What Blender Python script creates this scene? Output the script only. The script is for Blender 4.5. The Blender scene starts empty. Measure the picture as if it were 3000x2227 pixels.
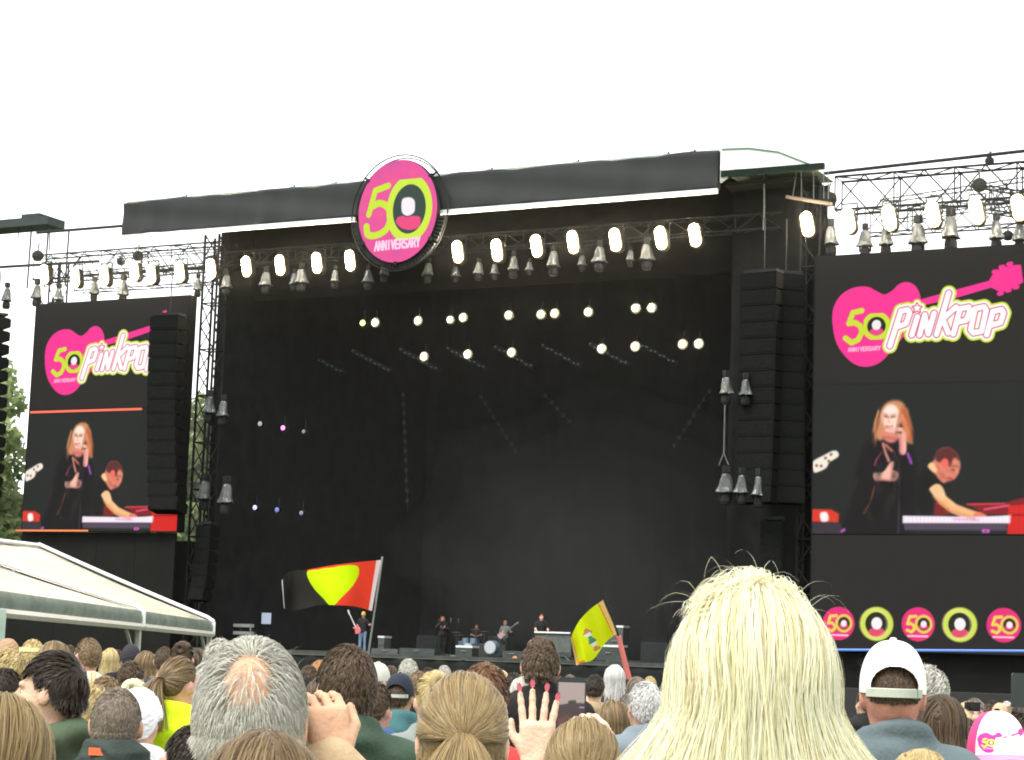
import bpy, math, random
import numpy as np
R_ = math.radians
sc = bpy.context.scene
COL = sc.collection
rng = np.random.default_rng(7)
random.seed(7)

# ------------------------------------------------------------------ camera
PW, PH, FPX = 2225., 1652., 4300.
TILT, ROLL, YAW, CZ = R_(7.8), R_(1.9), R_(26.7), 1.7
_fw = np.array([-math.sin(YAW)*math.cos(TILT), math.cos(YAW)*math.cos(TILT), math.sin(TILT)])
_rt = np.array([math.cos(YAW), math.sin(YAW), 0.]); _up = np.cross(_rt, _fw)
_R = _rt*math.cos(ROLL) + _up*math.sin(ROLL); _U = _up*math.cos(ROLL) - _rt*math.sin(ROLL)
_C = np.array([0., 0., CZ])
def ray(px, py): return _fw + _R*((px-PW/2)/FPX) + _U*((PH/2-py)/FPX)
def at(px, py, Y):                      # pixel -> point on the plane y = Y
    d = ray(px, py); return _C + d*(Y/d[1])
def atd(px, py, Z): return _C + ray(px, py)*Z   # pixel -> point at depth Z
from mathutils import Matrix, Vector
cam_d = bpy.data.cameras.new('camera'); cam = bpy.data.objects.new('camera', cam_d); COL.objects.link(cam)
m = Matrix.Identity(4)
for i in range(3):
    m[i][0] = _R[i]; m[i][1] = _U[i]; m[i][2] = -_fw[i]; m[i][3] = _C[i]
cam.matrix_world = m
cam_d.sensor_width = 36; cam_d.lens = 36*FPX/PW; cam_d.clip_end = 3000; cam_d.clip_start = .05
sc.camera = cam

# ------------------------------------------------------------------ sky, sun, exposure
EXPO = 1.72
world = bpy.data.worlds.new('World'); sc.world = world; world.use_nodes = True
nt = world.node_tree; nt.nodes.clear()
sky = nt.nodes.new('ShaderNodeTexSky'); sky.sky_type = 'NISHITA'; sky.sun_disc = False
SUN_EL, SUN_AZ = R_(58), R_(200)
sky.sun_elevation = SUN_EL; sky.sun_rotation = SUN_AZ
mix = nt.nodes.new('ShaderNodeMix'); mix.data_type = 'RGBA'; mix.inputs[0].default_value = .86
mix.inputs[7].default_value = (7.3, 7.35, 7.1, 1)      # even cloud deck
bg = nt.nodes.new('ShaderNodeBackground'); bg.inputs[1].default_value = .1
wo = nt.nodes.new('ShaderNodeOutputWorld')
nt.links.new(sky.outputs[0], mix.inputs[6]); nt.links.new(mix.outputs[2], bg.inputs[0]); nt.links.new(bg.outputs[0], wo.inputs[0])
sun_d = bpy.data.lights.new('sun', 'SUN'); sun_d.energy = 1.2; sun_d.angle = R_(25); sun_d.color = (1, .96, .9)
sun = bpy.data.objects.new('sun', sun_d); COL.objects.link(sun)
sdir = Vector((math.sin(SUN_AZ)*math.cos(SUN_EL), math.cos(SUN_AZ)*math.cos(SUN_EL), math.sin(SUN_EL)))
sun.rotation_euler = sdir.to_track_quat('Z', 'Y').to_euler(); sun.location = (0, 0, 60)
vs = sc.view_settings; vs.view_transform = 'Standard'; vs.look = 'None'; vs.exposure = EXPO; vs.gamma = 1; vs.use_curve_mapping = False
sc.render.engine = 'CYCLES'; sc.cycles.use_denoising = True
try: sc.cycles.denoiser = 'OPENIMAGEDENOISE'
except Exception: pass
sc.cycles.max_bounces = 5; sc.cycles.diffuse_bounces = 3; sc.cycles.transparent_max_bounces = 12
sc.cycles.volume_bounces = 0; sc.cycles.caustics_reflective = False; sc.cycles.caustics_refractive = False
sc.cycles.filter_width = 1.9; sc.cycles.sample_clamp_indirect = 80
EK = 1/2**EXPO                            # emission that reads as its own colour at this exposure

# ------------------------------------------------------------------ materials
def s2l(c):
    c = np.asarray(c, float)/255
    return np.where(c <= .04045, c/12.92, ((c+.055)/1.055)**2.4)
MATS = {}
def mat(name, col, rough=.8, var=.18, scale=6., bump=0., bscale=30., metal=0., spec=.3, emit=None, strength=1., alpha=1., trans=0.):
    if name in MATS: return MATS[name]
    M = bpy.data.materials.new(name); M.use_nodes = True; t = M.node_tree; b = t.nodes['Principled BSDF']
    b.inputs['Roughness'].default_value = rough; b.inputs['Metallic'].default_value = metal
    b.inputs['Specular IOR Level'].default_value = spec; b.inputs['Alpha'].default_value = alpha
    b.inputs['Transmission Weight'].default_value = trans
    c = np.asarray(col, float)
    if var > 0:
        tc = t.nodes.new('ShaderNodeTexCoord'); no = t.nodes.new('ShaderNodeTexNoise')
        no.inputs['Scale'].default_value = scale; no.inputs['Detail'].default_value = 4
        t.links.new(tc.outputs['Object'], no.inputs['Vector'])
        cr = t.nodes.new('ShaderNodeValToRGB'); e = cr.color_ramp.elements
        e[0].position = .3; e[1].position = .7
        e[0].color = (*np.clip(c*(1-var), 0, 1), 1); e[1].color = (*np.clip(c*(1+var), 0, 1), 1)
        t.links.new(no.outputs['Fac'], cr.inputs[0]); t.links.new(cr.outputs[0], b.inputs['Base Color'])
    else: b.inputs['Base Color'].default_value = (*c, 1)
    if bump > 0:
        tc2 = t.nodes.new('ShaderNodeTexCoord'); n2 = t.nodes.new('ShaderNodeTexNoise'); n2.inputs['Scale'].default_value = bscale
        n2.inputs['Detail'].default_value = 5
        bp = t.nodes.new('ShaderNodeBump'); bp.inputs['Strength'].default_value = bump; bp.inputs['Distance'].default_value = .02
        t.links.new(tc2.outputs['Object'], n2.inputs['Vector']); t.links.new(n2.outputs['Fac'], bp.inputs['Height'])
        t.links.new(bp.outputs[0], b.inputs['Normal'])
    if emit is not None:
        b.inputs['Emission Color'].default_value = (*emit, 1); b.inputs['Emission Strength'].default_value = strength
    MATS[name] = M; return M
def mat_attr(name, emit=False, base=None, rough=.7, strength=1., spec=.3, thru=0.):
    """colours from the mesh's own flat print (attribute 'print'), lit or self-lit"""
    if name in MATS: return MATS[name]
    M = bpy.data.materials.new(name); M.use_nodes = True; t = M.node_tree; b = t.nodes['Principled BSDF']
    a = t.nodes.new('ShaderNodeAttribute'); a.attribute_name = 'print'
    b.inputs['Roughness'].default_value = rough; b.inputs['Specular IOR Level'].default_value = spec
    if emit:
        b.inputs['Base Color'].default_value = (*base, 1)
        t.links.new(a.outputs['Color'], b.inputs['Emission Color']); b.inputs['Emission Strength'].default_value = strength; M.cycles.emission_sampling = 'NONE'
    else: t.links.new(a.outputs['Color'], b.inputs['Base Color'])
    if thru:
        tr = t.nodes.new('ShaderNodeBsdfTranslucent'); mx = t.nodes.new('ShaderNodeMixShader'); mx.inputs[0].default_value = thru
        t.links.new(a.outputs['Color'], tr.inputs[0]); t.links.new(b.outputs[0], mx.inputs[1]); t.links.new(tr.outputs[0], mx.inputs[2]); t.links.new(mx.outputs[0], t.nodes['Material Output'].inputs[0])
    MATS[name] = M; return M
def mat_hair(name, cols, rough=.42, thru=.32):
    """per-strand tint"""
    if name in MATS: return MATS[name]
    M = bpy.data.materials.new(name); M.use_nodes = True; t = M.node_tree; b = t.nodes['Principled BSDF']
    g = t.nodes.new('ShaderNodeNewGeometry'); cr = t.nodes.new('ShaderNodeValToRGB'); e = cr.color_ramp.elements
    while len(e) < len(cols): e.new(.5)
    for i, c in enumerate(cols): e[i].position = i/(len(cols)-1); e[i].color = (*c, 1)
    t.links.new(g.outputs['Random Per Island'], cr.inputs[0]); t.links.new(cr.outputs[0], b.inputs['Base Color'])
    b.inputs['Roughness'].default_value = rough; b.inputs['Specular IOR Level'].default_value = .3
    tr = t.nodes.new('ShaderNodeBsdfTranslucent'); mx = t.nodes.new('ShaderNodeMixShader'); mx.inputs[0].default_value = thru
    t.links.new(cr.outputs[0], tr.inputs[0]); t.links.new(b.outputs[0], mx.inputs[1]); t.links.new(tr.outputs[0], mx.inputs[2]); t.links.new(mx.outputs[0], t.nodes['Material Output'].inputs[0])
    MATS[name] = M; return M

# ------------------------------------------------------------------ mesh helpers
class MB:
    """collects shapes into one mesh"""
    def __init__(s): s.v = []; s.f = []; s.n = 0
    def add(s, V, F):
        V = np.asarray(V, float).reshape(-1, 3); s.v.append(V)
        s.f += [tuple(int(i)+s.n for i in f) for f in F]; s.n += len(V); return s
    def box(s, lo, hi):
        (a, b, c), (d, e, f) = lo, hi
        return s.add([(a,b,c),(d,b,c),(d,e,c),(a,e,c),(a,b,f),(d,b,f),(d,e,f),(a,e,f)],
                     [(0,3,2,1),(4,5,6,7),(0,1,5,4),(1,2,6,5),(2,3,7,6),(3,0,4,7)])
    def cbox(s, c, size): 
        c = np.asarray(c, float); h = np.asarray(size, float)/2; return s.box(c-h, c+h)
    def bar(s, a, b, r, n=5, r2=None):
        a = np.asarray(a, float); b = np.asarray(b, float); r2 = r if r2 is None else r2
        d = b-a; L = np.linalg.norm(d)
        if L < 1e-9: return s
        d /= L; u = np.cross(d, (0, 0, 1.) if abs(d[2]) < .9 else (1., 0, 0)); u /= np.linalg.norm(u); w = np.cross(d, u)
        ang = np.arange(n)*2*math.pi/n
        ring = np.cos(ang)[:, None]*u + np.sin(ang)[:, None]*w
        V = np.vstack([a+ring*r, b+ring*r2])
        F = [(i, (i+1) % n, n+(i+1) % n, n+i) for i in range(n)] + [tuple(range(n-1, -1, -1)), tuple(range(n, 2*n))]
        return s.add(V, F)
    def path(s, pts, r, n=5):
        for a, b in zip(pts[:-1], pts[1:]): s.bar(a, b, r, n)
        return s
    def lathe(s, prof, n=16, c=(0, 0, 0), axis='z', sx=1., sy=1.):
        V = []; k = len(prof)
        for j in range(n):
            t = 2*math.pi*j/n
            for r, z in prof:
                p = (r*math.cos(t)*sx, r*math.sin(t)*sy, z)
                if axis == 'y': p = (p[0], p[2], p[1])
                if axis == 'x': p = (p[2], p[0], p[1])
                V.append((p[0]+c[0], p[1]+c[1], p[2]+c[2]))
        F = []
        for j in range(n):
            for i in range(k-1):
                a = j*k+i; b = ((j+1) % n)*k+i
                F.append((a, b, b+1, a+1) if axis == 'z' else (a, a+1, b+1, b))
        return s.add(V, F)
    def prism(s, poly, h, axis='y'):
        """polygon (2-D, in the x-z plane for 'y') given a depth h=(lo,hi)"""
        n = len(poly); V = []
        for hh in h:
            for (p, q) in poly:
                V.append((p, hh, q) if axis == 'y' else (hh, p, q) if axis == 'x' else (p, q, hh))
        F = [tuple(range(n)), tuple(range(2*n-1, n-1, -1))] + [(i, n+i, n+(i+1) % n, (i+1) % n) for i in range(n)]
        return s.add(V, F)
def mesh_np(name, V, F=None, quads=None, smooth=False, colors=None):
    me = bpy.data.meshes.new(name)
    V = np.asarray(V, np.float32)
    if quads is not None:
        q = np.asarray(quads, np.int32); nq, k = q.shape
        me.vertices.add(len(V)); me.vertices.foreach_set('co', V.ravel())
        me.loops.add(nq*k); me.loops.foreach_set('vertex_index', q.ravel())
        me.polygons.add(nq); me.polygons.foreach_set('loop_start', np.arange(0, nq*k, k, dtype=np.int32))
        try: me.polygons.foreach_set('loop_total', np.full(nq, k, np.int32))
        except Exception: pass
        me.update(calc_edges=True)
    else:
        me.from_pydata(V.tolist(), [], F)
    if smooth: me.polygons.foreach_set('use_smooth', np.ones(len(me.polygons), bool))
    if colors is not None:
        a = me.color_attributes.new('print', 'FLOAT_COLOR', 'POINT')
        c = np.ones((len(V), 4), np.float32); c[:, :3] = colors; a.data.foreach_set('color', c.ravel())
    me.update()
    return me
def link(name, me, m, parent=None, loc=None):
    o = bpy.data.objects.new(name, me)
    if m is not None:
        if len(me.materials) == 0: me.materials.append(m)
        elif me.materials[0] != m:
            o.material_slots[0].link = 'OBJECT'; o.material_slots[0].material = m
    COL.objects.link(o)
    if parent is not None: o.parent = parent
    if loc is not None: o.location = loc
    return o
def obj(name, mb, m, parent=None, base=None, smooth=False):
    """MB -> object; base is taken off the coordinates and becomes its place"""
    V = np.vstack(mb.v)
    if base is not None: V = V-np.asarray(base, float)
    return link(name, mesh_np(name, V, mb.f, smooth=smooth), m, parent, base if parent is None else None)
def tag(o, label=None, cat=None, group=None, kind=None):
    if label: o['label'] = label
    if cat: o['category'] = cat
    if group: o['group'] = group
    if kind: o['kind'] = kind
    return o
def thing(name, label, cat, loc=(0, 0, 0), rz=0., group=None):
    o = bpy.data.objects.new(name, None); COL.objects.link(o); o.location = loc; o.rotation_euler = (0, 0, rz)
    o.empty_display_size = .2
    return tag(o, label, cat, group)
def dup(root, loc, rz=None, label=None, group=None, scale=None):
    r = root.copy(); COL.objects.link(r); r.location = loc
    if rz is not None: r.rotation_euler = (0, 0, rz)
    if scale is not None: r.scale = scale
    if label: r['label'] = label
    if group: r['group'] = group
    for ch in list(root.children):
        c = ch.copy(); COL.objects.link(c); c.parent = r
        for g in list(ch.children):
            d = g.copy(); COL.objects.link(d); d.parent = c
    return r
ORD = ['first', 'second', 'third', 'fourth', 'fifth', 'sixth', 'seventh', 'eighth', 'ninth', 'tenth', 'eleventh', 'twelfth']

# ------------------------------------------------------------------ flat print: a small painter for screens, signs and flags
def catmull(P, closed=True, n=6):
    P = np.asarray(P, float); N = len(P); out = []
    idx = range(N) if closed else range(N-1)
    for i in idx:
        p0, p1, p2, p3 = (P[(i-1) % N], P[i], P[(i+1) % N], P[(i+2) % N]) if closed else (P[max(i-1, 0)], P[i], P[i+1], P[min(i+2, N-1)])
        for t in np.arange(n)/n:
            out.append(.5*((2*p1)+(-p0+p2)*t+(2*p0-5*p1+4*p2-p3)*t*t+(-p0+3*p1-3*p2+p3)*t**3))
    if not closed: out.append(P[-1])
    return np.array(out)
class Cv:
    def __init__(s, u0, u1, v0, v1, res, bg):
        s.nu = int((u1-u0)*res)+1; s.nv = int((v1-v0)*res)+1
        s.u = np.linspace(u0, u1, s.nu); s.v = np.linspace(v0, v1, s.nv)
        s.img = np.ones((s.nv, s.nu, 3))*np.asarray(bg, float)
        s.px = 1/res; s.map = None
    def M(s, P):
        P = np.asarray(P, float).reshape(-1, 2)
        return P if s.map is None else np.array([s.map(*p) for p in P])
    def win(s, lo, hi):
        i0, i1 = np.searchsorted(s.u, [lo[0], hi[0]]); j0, j1 = np.searchsorted(s.v, [lo[1], hi[1]])
        return slice(j0, j1), slice(i0, i1)
    def blend(s, w, d, col, soft, a=1.):
        k = np.clip(.5-d/max(soft, s.px), 0, 1)[..., None]*a
        s.img[w] = s.img[w]*(1-k)+np.asarray(col, float)*k
    def _seg(s, P, w, closed):
        U, Vv = np.meshgrid(s.u[w[1]], s.v[w[0]]); d = np.full(U.shape, 1e9); ins = np.zeros(U.shape, bool)
        n = len(P); Q = np.roll(P, -1, 0)
        for i in range(n if closed else n-1):
            a, b = P[i], Q[i]; e = b-a; l = e@e+1e-12
            t = np.clip(((U-a[0])*e[0]+(Vv-a[1])*e[1])/l, 0, 1)
            d = np.minimum(d, np.hypot(U-a[0]-t*e[0], Vv-a[1]-t*e[1]))
            if closed:
                c = (a[1] > Vv) != (b[1] > Vv)
                if abs(e[1]) > 1e-12: ins ^= c & (U < e[0]*(Vv-a[1])/e[1]+a[0])
        return np.where(ins, -d, d) if closed else d
    def poly(s, P, col, soft=0, smooth=False, a=1.):
        if smooth: P = catmull(P)
        P = s.M(P); g = soft+2*s.px; w = s.win(P.min(0)-g, P.max(0)+g)
        s.blend(w, s._seg(P, w, True), col, soft, a)
    def stroke(s, P, width, col, soft=0, smooth=False, a=1., grow=0.):
        if smooth: P = catmull(P, False)
        P = s.M(P); g = width/2+grow+soft+2*s.px; w = s.win(P.min(0)-g, P.max(0)+g)
        s.blend(w, s._seg(P, w, False)-width/2-grow, col, soft, a)
    def ell(s, c, rx, ry, col, soft=0, a=1., ring=None):
        """c and radii in canvas units"""
        g = max(rx, ry)+soft+2*s.px; c = np.asarray(c, float); w = s.win(c-g, c+g)
        U, Vv = np.meshgrid(s.u[w[1]]-c[0], s.v[w[0]]-c[1]); k = np.hypot(U/rx, Vv/ry); d = (k-1)*min(rx, ry)
        if ring: d = np.abs(d)-ring/2
        s.blend(w, d, col, soft, a)
    def mesh(s, name, place):
        U, Vv = np.meshgrid(s.u, s.v); V = place(U.ravel(), Vv.ravel())
        idx = np.arange(s.nu*s.nv).reshape(s.nv, s.nu)
        q = np.stack([idx[:-1, :-1], idx[:-1, 1:], idx[1:, 1:], idx[1:, :-1]], -1).reshape(-1, 4)
        return mesh_np(name, V, quads=q, colors=s2l(np.clip(s.img, 0, 255)).reshape(-1, 3))
GLYPH = {'A': [[(0,0),(.5,1),(1,0)],[(.2,.38),(.8,.38)]], 'N': [[(0,0),(0,1),(1,0),(1,1)]], 'I': [[(.5,0),(.5,1)]], 'V': [[(0,1),(.5,0),(1,1)]],
         'E': [[(1,0),(0,0),(0,1),(1,1)],[(0,.5),(.8,.5)]], 'R': [[(0,0),(0,1),(.8,1),(1,.8),(.8,.5),(0,.5)],[(.5,.5),(1,0)]],
         'S': [[(1,.9),(.7,1),(.2,1),(0,.78),(.2,.55),(.8,.45),(1,.22),(.8,0),(.2,0),(0,.12)]], 'Y': [[(0,1),(.5,.5),(1,1)],[(.5,.5),(.5,0)]]}
def text(cv, word, a, b, h, w, col, grow=0.):
    """word from a to b (canvas units), letters h high"""
    a = np.asarray(a, float); b = np.asarray(b, float); n = len(word); ex = (b-a)/n; up = np.array([0, h])
    for i, ch in enumerate(word):
        for st in GLYPH[ch]:
            P = [a+ex*(i+.14+.72*p)+up*q for p, q in st]
            m_ = cv.map; cv.map = None; cv.stroke(P, w, col, grow=grow); cv.map = m_
# ------------------------------------------------------------------ ground
black = mat('black_cloth', (.020, .021, .021), .95, .25, 1.2, bump=.3, bscale=2.5, spec=.03)
blackpanel = mat('black_panel', (.011, .011, .0105), .9, .2, 2, spec=.04)
darkmetal = mat('dark_metal', (.020, .021, .021), .7, .2, 3, spec=.08)
alu = mat('truss_metal', (.16, .17, .17), .55, .2, 3, metal=.35)
whitepaint = mat('white_metal', (.75, .74, .74), .5, .06, 3)
grass = mat('field_grass', (.075, .10, .035), .95, .45, .8, bump=.6, bscale=8)
g = MB(); n = 28; xs = np.concatenate([np.linspace(-900, -80, 8), np.linspace(-60, 60, 13), np.linspace(80, 900, 8)])
ys = np.concatenate([np.linspace(-500, -40, 6), np.linspace(-20, 120, 15), np.linspace(150, 1400, 8)])
gx, gy = np.meshgrid(xs, ys); V = np.stack([gx.ravel(), gy.ravel(), np.zeros(gx.size)], -1)
I = np.arange(gx.size).reshape(gx.shape); q = np.stack([I[:-1, :-1], I[:-1, 1:], I[1:, 1:], I[1:, :-1]], -1).reshape(-1, 4)
tag(link('ground', mesh_np('ground', V, quads=q), grass), kind='structure')

# ------------------------------------------------------------------ the stage
def cloth_panel(x0, x1, z0, z1, y, amp=.05, nx=60, nz=24, seed=0, per=.9):
    r = np.random.default_rng(seed); X, Z = np.meshgrid(np.linspace(x0, x1, nx), np.linspace(z0, z1, nz))
    Y = np.full_like(X, y)
    for k in range(7):
        fx, fz, p = r.uniform(.5, 2.6)*per, r.uniform(-.5, .5), r.uniform(0, 6)
        Y += amp*r.uniform(.2, .7)*np.sin(X*fx+Z*fz+p)
    return X, Y, Z
def sheet(name, X, Y, Z, m, parent=None, thick=.02, base=(0, 0, 0)):
    """a grid sheet with a back side and closed rim"""
    V1 = np.stack([X.ravel(), Y.ravel(), Z.ravel()], -1)-np.asarray(base, float); V2 = V1+np.array([0, thick, 0])
    nz, nx = X.shape; I = np.arange(nx*nz).reshape(nz, nx); N = nx*nz
    q = np.stack([I[:-1, :-1], I[:-1, 1:], I[1:, 1:], I[1:, :-1]], -1).reshape(-1, 4)
    q2 = q[:, ::-1]+N
    rim = np.concatenate([I[0, :], I[1:, -1], I[-1, -2::-1], I[-2:0:-1, 0]]); rn = np.roll(rim, -1)
    q3 = np.stack([rim, rim+N, rn+N, rn], -1)
    return link(name, mesh_np(name, np.vstack([V1, V2]), quads=np.vstack([q, q2, q3]), smooth=True), m, parent)
SB = np.array([-38., 72., 0.])
stage = thing('concert_stage', 'big black festival stage with open front under a flat roof', 'stage', SB)
def sb(name, boxes, m):
    b = MB()
    for lo, hi in boxes: b.box(lo, hi)
    return obj(name, b, m, stage, SB)
sb('stage_deck', [((-51.5, 71.0, 1.28), (-23.5, 92, 1.42))], mat('stage_deck', (.045, .047, .047), .6, .3, 2))
X, Y, Z = cloth_panel(-51.5, -23.5, .02, 1.27, 71.05, .03, 120, 6, 3, 3); sheet('stage_skirt', X, Y, Z, black, stage, base=SB)
X, Y, Z = cloth_panel(-51.3, -28.8, 1.43, 20.8, 91.2, .22, 120, 20, 4, 1.4); sheet('black_backdrop', X, Y, Z, black, stage, base=SB)
sb('side_curtain', [((-51.2, 72.2, 1.43), (-50.7, 91, 20.8))], black)
obj('side_curtain', MB().prism([(-23.7, 72.4), (-23.3, 72.4), (-28.7, 91), (-29.1, 91)], (1.43, 19.85), 'z'), black, stage, SB)
obj('roof_cover', MB().prism([(-51.3, 70.6), (-26.62, 70.6), (-28.9, 92), (-51.3, 92)], (20.9, 21.1), 'z'), black, stage, SB)
obj('side_roof', MB().prism([(-26.6, 70.7), (-22.9, 70.8), (-23.2, 72.6), (-28.7, 92), (-29.3, 92)], (19.88, 20.02), 'z'), black, stage, SB)
# front side masking on the far right of the opening
X, Y, Z = cloth_panel(-26.6, -22.75, 1.45, 19.85, 71.7, .04, 24, 30, 6, 2.2); sheet('side_masking', X, Y, Z, blackpanel, stage, base=SB)
X, Y, Z = cloth_panel(-50.4, -26.6, 17.0, 21.0, 73.6, .04, 80, 8, 8, 2.2); sheet('top_masking', X, Y, Z, mat('masking_velvet', (.007, .007, .007), .95, .2, 2, spec=.05), stage, base=SB)

# fascia banner with its white bar
FB = np.array([-40.8, 70., 19.43])
fas = thing('roof_fascia', 'long dark grey fabric fascia banner along the front edge of stage roof', 'banner', FB)
fasm = mat('fascia_fabric', (.036, .0385, .039), .9, .08, .5, bump=.35, bscale=1.2, spec=.15)
X, Y, Z = cloth_panel(-55.04, -26.62, 19.63, 21.12, 70.0, .05, 160, 14, 11, 1.6)
Y += .03*np.sin(Z*5+X*.7); Z[-1] += .03*np.sin(X[-1]*1.3)+.02*np.sin(X[-1]*3.1)
sheet('banner_fabric', X, Y, Z, fasm, fas, .03, FB)
b = MB().box((-55.04, 70.09, 19.63), (-54.98, 70.5, 21.1)).box((-26.68, 70.09, 19.63), (-26.62, 70.3, 21.1)); obj('end_panel', b, fasm, fas, FB)
b = MB().box((-55.0, 70.09, 21.13), (-26.65, 70.6, 21.19)); obj('top_board', b, mat('pale_edge', (.33, .40, .37), .6, .1), fas, FB)
for x0, x1 in ((-55.04, -42.85), (-38.75, -26.62)):
    b = MB().box((x0, 69.93, 19.43), (x1, 70.08, 19.61)); obj('white_bar', b, whitepaint, fas, FB)
for x in (-52.0, -46.3, -44.2, -36.7, -32.8, -28.9, -27.8):
    b = MB().box((x-.14, 70.3, 21.2), (x+.14, 70.6, 21.27)).bar((x, 70.45, 21.27), (x+.05, 70.45, 21.36), .04); obj('clamp', b, darkmetal, fas, FB)
# pale tarpaulin over the roof's far end
t = at(1563, 330, 71.6); e = at(1762, 360, 71.6)
TB = np.array([-24.7, 71.8, 20.])
tarp = thing('roof_tarpaulin', 'white sloping tarpaulin over the roof end beside the dark fascia', 'tarpaulin', TB)
wt = mat('white_tarp', (.72, .76, .73), .6, .05, 1)
b = MB().prism([(-26.55, 20.35), (-26.55, 21.15), (-25.4, 21.1), (-24.2, 20.85), (-22.9, 20.25)], (70.06, 73)); obj('tarp_sheet', b, wt, tarp, TB)
b = MB().path([(-26.5, 70.03, 21.17), (-25.4, 70.03, 21.12), (-24.2, 70.03, 20.87), (-22.9, 70.03, 20.27)], .035); obj('edge_rope', b, mat('green_rope', (.2, .3, .25), .8, 0), tarp, TB)
b = MB().prism([(-26.55, 20.34), (-26.55, 19.85), (-26.2, 20.1), (-25.95, 20.34)], (70.06, 70.2)); obj('flap', b, mat('tarp_flap', (.42, .44, .42), .7, .05), tarp, TB)
b = MB().box((-26.5, 70.0, 20.06), (-22.4, 70.2, 20.3)); obj('edge_beam', b, mat('green_beam', (.012, .020, .016), .9, .1, spec=.05), tarp, TB)

# ------------------------------------------------------------------ trusses and towers
def truss(label, a, b, w=.5, h=None, bay=.6, r=.035, m=alu, name='lighting_truss', cat='truss', group=None, axis=None):
    a = np.asarray(a, float); b = np.asarray(b, float); d = b-a; L = np.linalg.norm(d); d /= L; h = w if h is None else h
    u = np.array([0, 1., 0]) if axis is None else np.asarray(axis, float)
    v = np.cross(u, d); v /= np.linalg.norm(v)
    T = thing(name, label, cat, a, 0, group)
    cs = [u*w/2*i+v*h/2*j for i, j in ((1, 1), (1, -1), (-1, -1), (-1, 1))]
    for c in cs: obj('chord', MB().bar(a+c, b+c, r*1.2), m, T, a)
    k = max(1, int(L/bay)); lat = MB()
    for f in range(4):
        c0, c1 = cs[f], cs[(f+1) % 4]
        for i in range(k):
            p = a+d*L*i/k; q_ = a+d*L*(i+1)/k
            lat.bar(p+(c0 if i % 2 else c1), q_+(c1 if i % 2 else c0), r*.7, 4)
            if i % 2 == 0: lat.bar(p+c0, p+c1, r*.7, 4)
    obj('lattice', lat, m, T, a)
    return T
truss('slim lattice tower between the screen with red line and the dark stage opening', (-50.85, 71.4, 0), (-50.85, 71.4, 19.6), .75, .75, 1.0, .05, darkmetal, 'truss_tower', 'tower')
truss('slim lattice tower between the blonde head and the screen with circles', (-23.15, 71.2, 0), (-23.15, 71.2, 19.6), .75, .75, 1.0, .05, darkmetal, 'truss_tower', 'tower')
truss('lattice tower at the outer edge of the screen, in front of green trees', (-60.15, 71.6, 0), (-60.15, 71.6, 17.2), .75, .75, 1.0, .05, darkmetal, 'truss_tower', 'tower')
truss('outermost thin mast tower in front of the trees', (-61.4, 73.5, 0), (-61.4, 73.5, 19.4), .6, .6, 1.2, .04, darkmetal, 'truss_tower', 'tower')
truss('dark front truss that carries the lamps under the fascia', (-50.3, 71.6, 18.5), (-24.5, 71.6, 18.5), .6, .6, .9, .04, darkmetal)
truss('open lattice truss seen against white sky over the screen with red line', (-61.5, 72.2, 18.85), (-50.6, 72.2, 18.85), .9, 1.15, .95, .036, darkmetal)
truss('third lattice truss low behind the lamps on the tent side', (-61.0, 74.5, 18.6), (-51.2, 74.5, 18.6), .7, .9, .8, .026, darkmetal)
truss('second thin truss deeper behind the lamps on the tent side', (-60.5, 77, 19.9), (-51.4, 77, 19.9), .6, .8, .7, .022, darkmetal)
truss('open lattice truss seen against white sky over the screen with circles', (-22.3, 71.6, 19.35), (-12, 71.6, 19.35), .9, 1.3, 1.05, .042, darkmetal)
truss('second thin truss crossing behind the lamps by the roof tarpaulin', (-22.4, 78, 20.1), (-10, 76, 20.6), .7, .9, .75, .024, darkmetal)
truss('third lattice truss low behind the wing lamps', (-22.0, 74.5, 18.9), (-11, 74.5, 18.9), .7, 1.0, .8, .032, darkmetal)
truss('cross truss running back into the wing behind the bright lamps', (-17.2, 73, 19.2), (-14, 86, 20.8), .7, .9, .8, .03, darkmetal, axis=(1, 0, 0))
for lab, a_, b_ in (('straight roof beam over the tent side lattice truss', (80, 506), (268, 491)), ('straight roof beam over the lattice truss by the tarpaulin', (1792, 377), (2300, 320)),
                    ('lower cable beam at the outer edge of the tent side', (-40, 583), (215, 568))):
    p, q_ = at(*a_, 71.0), at(*b_, 71.0)
    tag(obj('roof_beam', MB().bar(p, q_, .07, 6), darkmetal, None, p), lab, 'beam')
# canopy of the outermost tower
a_ = at(-6, 478, 73.2); CB = np.array([-61.6, 73.5, 0])
tc = thing('tower_canopy', 'small dark green tower canopy on thin posts over the outermost mast', 'canopy', (-61.3, 73.5, 19.4))
p0, p1 = at(-60, 484, 73.2), at(112, 477, 73.2)
cb_ = np.array([-61.3, 73.5, 19.4])
obj('canopy_roof', MB().box((p0[0], 72.9, p1[2]-.28), (p1[0], 74.2, p1[2]+.12)).box((p1[0]-1.7, 73., p1[2]+.12), (p1[0]-.6, 74, p1[2]+.32)), mat('green_canvas', (.028, .040, .036), .8, .15), tc, cb_)
for px in (68, 105, 150): 
    p = at(px, 500, 73.2); obj('post', MB().bar((p[0], 73.2, p1[2]-.28 if px < 120 else p[2]), (p[0]-.02, 73.2, 18.2), .045), darkmetal, tc, cb_)
obj('support_arm', MB().bar((p1[0]-.1, 73.2, p1[2]), (p1[0], 73.2, p1[2]-1.5), .03).bar((p1[0]-2.0, 73.2, p1[2]-.28), (p1[0]-1.98, 73.2, p1[2]-.75), .03), darkmetal, tc, cb_)
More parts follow.
